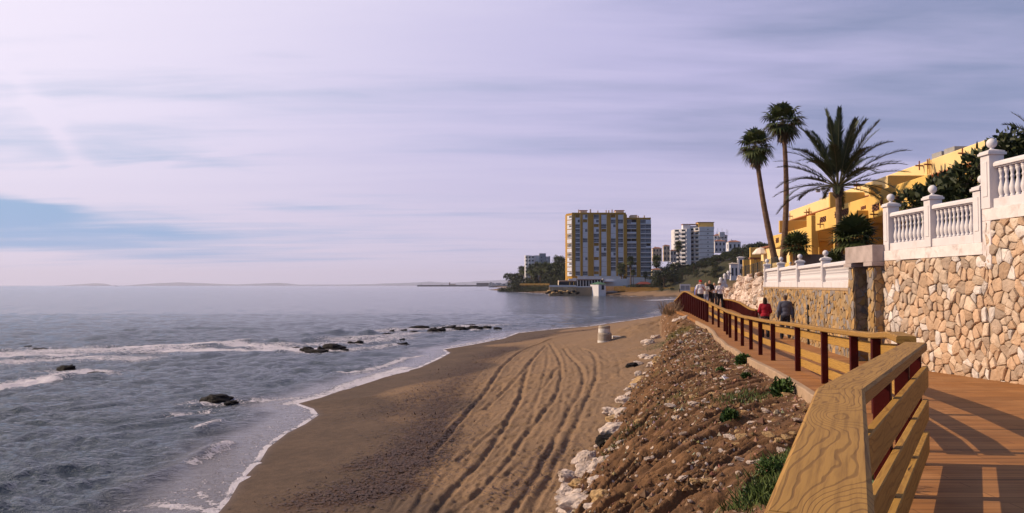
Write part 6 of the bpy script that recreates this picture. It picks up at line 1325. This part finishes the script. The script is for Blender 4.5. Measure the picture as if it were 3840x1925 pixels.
for i in range(44):
    Y_ = 13.5+i*.42*(1+i*.006)+RS.uniform(-.15, .15); X0 = float(xfoot(Y_))+RS.uniform(-.15, .30); s_ = RS.uniform(.10, .26)*(1.15 if Y_ < 20 else 1)
    if RS.rand() < (.8 if Y_ < 20 else .5): rock('boulder', (X0, Y_, ground1(X0, Y_)+s_*.15), (s_*1.25, s_, s_*.95), (M_rock_pale, M_rock_pale, M_rock_pale, M_rock_och)[i % 4], 'smaller pale boulder in the chain along the foot of the bank' if i % 4 < 3 else 'small ochre boulder in the chain along the foot of the bank', 'boulder', 'boulders along the foot of the bank', rz=RS.uniform(.2, 1.4), tilt=.4)
ST = [(1455,405,70,45),(1310,480,50,28),(1610,590,22,35),(1680,612,36,28),(1440,548,50,25),(1165,655,75,42),(1280,672,32,42),(1140,595,40,35),(1062,725,50,40),(1450,785,50,55),(1400,838,75,40),(1150,850,65,30),(1708,845,55,32),(1742,892,45,28),(1372,895,50,35),(1470,880,100,30),(1590,985,52,50),(1612,900,45,32),(1790,775,36,45),(900,1130,55,36),(970,1178,42,32),(1172,1160,72,42),(1230,1052,32,26),(1100,946,26,22),(1240,1215,50,20),(1082,246,42,22),(1174,246,26,28),(1292,290,42,20),(880,698,26,18),(700,770,20,18),(1500,1160,30,22),(1400,1040,36,22),(1330,950,30,20),(1010,1060,34,22),(860,1240,30,22),(1150,1250,36,24),(780,1150,30,20),(1560,700,34,24),(1240,760,34,20),(960,880,30,20)]
for i, (x, y, w_, h_) in enumerate(ST):
    p = c6(x, y); k = p.y/F*.6004; p.z = float(ground_d(p.x, p.y)[0]); rock('stone', (p.x, p.y, p.z+h_*k*.15), (w_*.55*k, w_*.35*k, h_*k*.62), M_rock_pale if i % 3 else M_rock_och, 'pale loose stone lying on the earth bank', 'stone', 'loose stones on the bank', rz=RS.uniform(-.8, .2), tilt=.4)
for i in range(190):
    Y_ = 9+RS.rand()**1.3*34; t = RS.uniform(.05, .97); X0 = float(xfoot(Y_)+(xtop(Y_)-xfoot(Y_))*t); s_ = RS.uniform(.035, .10)*(1+.012*Y_)
    rock('stone', (X0, Y_, float(ground_d(X0, Y_)[0])+s_*.25), (s_, s_*.7, s_*.55), M_rock_pale if RS.rand() < .45 else M_rock_och, 'small loose stone scattered on the earth bank', 'stone', 'small stones scattered on the bank', tilt=.4)
for x, y in ((1372, 474),): p = c6(x, y); o = MB().box(-.09, .09, -.07, .07, 0, .02).build('litter', M_wh if False else m_wh); o.location = (p.x, p.y, p.z+.07); o.rotation_euler = (rad(30), .3, .4); tag(o, 'crumpled white scrap of litter on the earth bank', 'litter')
# uncountable small stuff: gravel on the bank, seaweed on the beach, grass
def scatter(n, fn, nm, mat, label, cat):
    V, Fc, C = [], [], []
    for _ in range(n): fn(V, Fc, C)
    o = mk(nm, V, Fc, mat, None, False, C); tag(o, label, cat, kind='stuff')
rg = np.random.RandomState(77)
def pts_bank(n):
    Y_ = 8+rg.rand(n)**1.2*30; t = rg.uniform(-.02, 1.0, n); X0 = xfoot(Y_)+(xtop(Y_)-xfoot(Y_))*t; return X0, Y_, ground_d(X0, Y_)
def gravel():
    X0, Y_, Z0 = pts_bank(7500); V, Fc, C = [], [], []
    for x, y, z in zip(X0, Y_, Z0):
        s_ = rg.uniform(.010, .036)**1.0*(1+.02*y)*(1.8 if rg.rand() < .06 else 1); k = len(V); a = rg.rand()*6.28
        P = [(math.cos(a+i*1.571)*s_*rg.uniform(.6, 1.2), math.sin(a+i*1.571)*s_*rg.uniform(.6, 1.2)) for i in range(4)]
        V += [(x+px, y+py, z) for px, py in P]+[(x+rg.uniform(-.3, .3)*s_, y, z+s_*rg.uniform(.7, 1.3))]+[(x, y, z-s_*.5)]; Fc += [(k+i, k+(i+1) % 4, k+4) for i in range(4)]
        r = rg.rand(); c = (.31,.18,.10) if r < .3 else (.14,.07,.035) if r < .88 else (.44,.33,.25); C += [tuple(v*rg.uniform(.7, 1.1) for v in c)]*6
    tag(mk('gravel', V, Fc, M_stone, None, False, C), 'loose gravel and clods covering the earth bank', 'gravel', kind='stuff')
gravel()
M_weed = leaf_mat('seaweed', (.018,.008,.005), (.10,.05,.03))
def weed():
    V, Fc, C = [], [], []
    for pl, w_, a in DEBRIS:
        L = sum(math.hypot(b_[0]-a_[0], b_[1]-a_[1]) for a_, b_ in zip(pl[:-1], pl[1:])); n = int(L*w_*a*620); n = min(n, 6500)
        for _ in range(n):
            i = rg.randint(len(pl)-1); t = rg.rand(); x = pl[i][0]+(pl[i+1][0]-pl[i][0])*t+rg.randn()*w_*.8; y = pl[i][1]+(pl[i+1][1]-pl[i][1])*t+rg.randn()*w_*.8
            leaf(V, Fc, C, Vector((x, y, 0)), Vector((rg.randn(), rg.randn(), rg.uniform(0, .16))), Vector((0, 0, 1)), rg.uniform(.04, .13), rg.uniform(.02, .05), rg.rand())
    A = np.array([tuple(v) for v in V]); g = ground_z(A[:, 0], A[:, 1]); A[:, 2] += g+.025
    tag(mk('seaweed', [tuple(v) for v in A], Fc, M_weed, None, False, C), 'dark dried seaweed strewn along the beach', 'seaweed', kind='stuff')
weed()
def grass_stuff():
    V, Fc, C = [], [], []
    for gx, gy, gr, ga in GRASS:
        n = int((4200 if gy < 16 else 700)*ga*gr)
        for _ in range(n):
            x, y = gx+rg.randn()*gr*.55, gy+rg.randn()*gr*.9
            if x > xtop(y)+.1: continue
            hgt = rg.uniform(.05, .16)*(1.3 if gy < 16 else 1); leaf(V, Fc, C, Vector((x, y, 0)), Vector((rg.randn()*.6, rg.randn()*.6, 1)), Vector((rg.randn(), rg.randn(), 0)), hgt*.8, .012, rg.rand())
    A = np.array([tuple(v) for v in V]); B_ = A.reshape(-1, 5, 3); base = (B_[:, 0]+B_[:, 1])/2; g = ground_d(base[:, 0], base[:, 1])-.02; B_[:, :, 2] += g[:, None]
    tag(mk('grass', [tuple(v) for v in B_.reshape(-1, 3)], Fc, M_grass, None, False, C), 'patches of short green grass on the earth bank', 'grass', kind='stuff')
grass_stuff()
def bush(name, p, r, h_, n, sz, label, mat, seed, group='green plants on the earth bank'):
    rs = np.random.RandomState(seed); o = empty(name, p, label, 'plant', group); lobes = [((rs.uniform(-.6, .6)*r, rs.uniform(-.5, .5)*r, h_*rs.uniform(.35, .65)), (r*.5, r*.5, h_*.4)) for _ in range(6)]
    V, Fc, C = clump(rs, lobes, n, sz, flat=.9); mk('foliage', V, Fc, mat, o, False, C); b = MB()
    for c, _ in lobes: b.tube([(0, 0, -.05), c], [.012, .005], 4)
    b.build('stems', M_bark, o)
for (x, y, w_, h_, lab, sd) in ((1480,358,105,65,'green leafy plant growing at the bank edge, farther of the two by the kerb',1),(1730,560,165,130,'biggest green leafy plant on the bank, close to the kerb and the near handrail',2),(1395,735,125,75,'feathery pale green weed halfway down the bank',3),(1330,432,45,28,'small round green weed near the top of the bank',4),(1495,465,50,30,'small dark weed beside the kerb above the leafy plant',5)):
    p = c6(x, y); k = p.y/F*.6004; p.z = float(ground_d(p.x, p.y)[0])-.02; bush('plant', p, w_*.5*k, h_*k, 700 if w_ > 90 else 250, .05+.0012*p.y, lab, M_shrub, sd)
p = hit(2900, 1790); bush('plant', p, .16, .2, 700, .03, 'lush green plant pressed against the underside of the near handrail', M_shrub, 9)
p = hit(2855, 1890); bush('plant', p, .15, .15, 500, .03, 'low green plant at the bottom edge below the near handrail', M_shrub, 10)
p = Vector((2.55, 6.3, ground1(2.55, 6.3))); bush('plant', p, .4, .45, 900, .045, 'green plant seen through the gaps of the near railing', M_shrub, 12)
p = hit(2518, 1178); o = empty('dry_bush', p, 'dry twiggy bush beside the seaward end of the bridge', 'plant'); V, Fc, C = [], [], []
for i in range(260): a = rg.rand()*6.28; r = rg.rand()*.6; leaf(V, Fc, C, Vector((math.cos(a)*r, math.sin(a)*r*1.5, -.05)), Vector((math.cos(a)*.5+rg.randn()*.2, math.sin(a)*.3, 1)), Vector((rg.randn(), rg.randn(), 0)), rg.uniform(.3, 1.15), .018, rg.rand())
mk('twigs', V, Fc, M_dry, o, False, C)
# white stepped gateposts between the boulder wall and the house
gs = empty('garden_stair_rail', (0, 0, 0), 'white stepped balustrade posts with dark handrails left of the boulder wall', 'stair rail')
for x, y0, y1 in ((2699,1052,1074),(2703,1040,1074),(2712,1052,1074),(2718,1026,1074),(2731,1016,1035),(2723,1066,1074)): a = at(x, y0, 105); c = at(x, y1+12, 105); b = MB(); b.lathe([(.24, 0), (.2, .1), (.2, a.z-c.z-.35), (.26, a.z-c.z-.3), (.12, a.z-c.z)], (a.x, 105, c.z), 8); b.build('post', M_white, gs)
for (x0, y0), (x1, y1) in (((2697, 1051), (2724, 1050)), ((2718, 1027), (2748, 1025))): a, c = at(x0, y0, 105), at(x1, y1, 105); b = MB(); b.beam(a, c, .12, .12); b.build('handrail', M_iron, gs)
p = at(435, 1070.5, 5000); bt = empty('boat', (p.x, 5000, 0), 'tiny fishing boat on the horizon at the left', 'boat'); b = MB(); b.prism([(-9, 0), (-6, -2), (6, -2), (10, 0), (6, 2), (-6, 2)], -.3, 2.4); b.build('hull', M_shade, bt); b = MB(); b.box(-4, 0, -1.4, 1.4, 2.405, 6); b.build('wheelhouse', M_shade, bt)
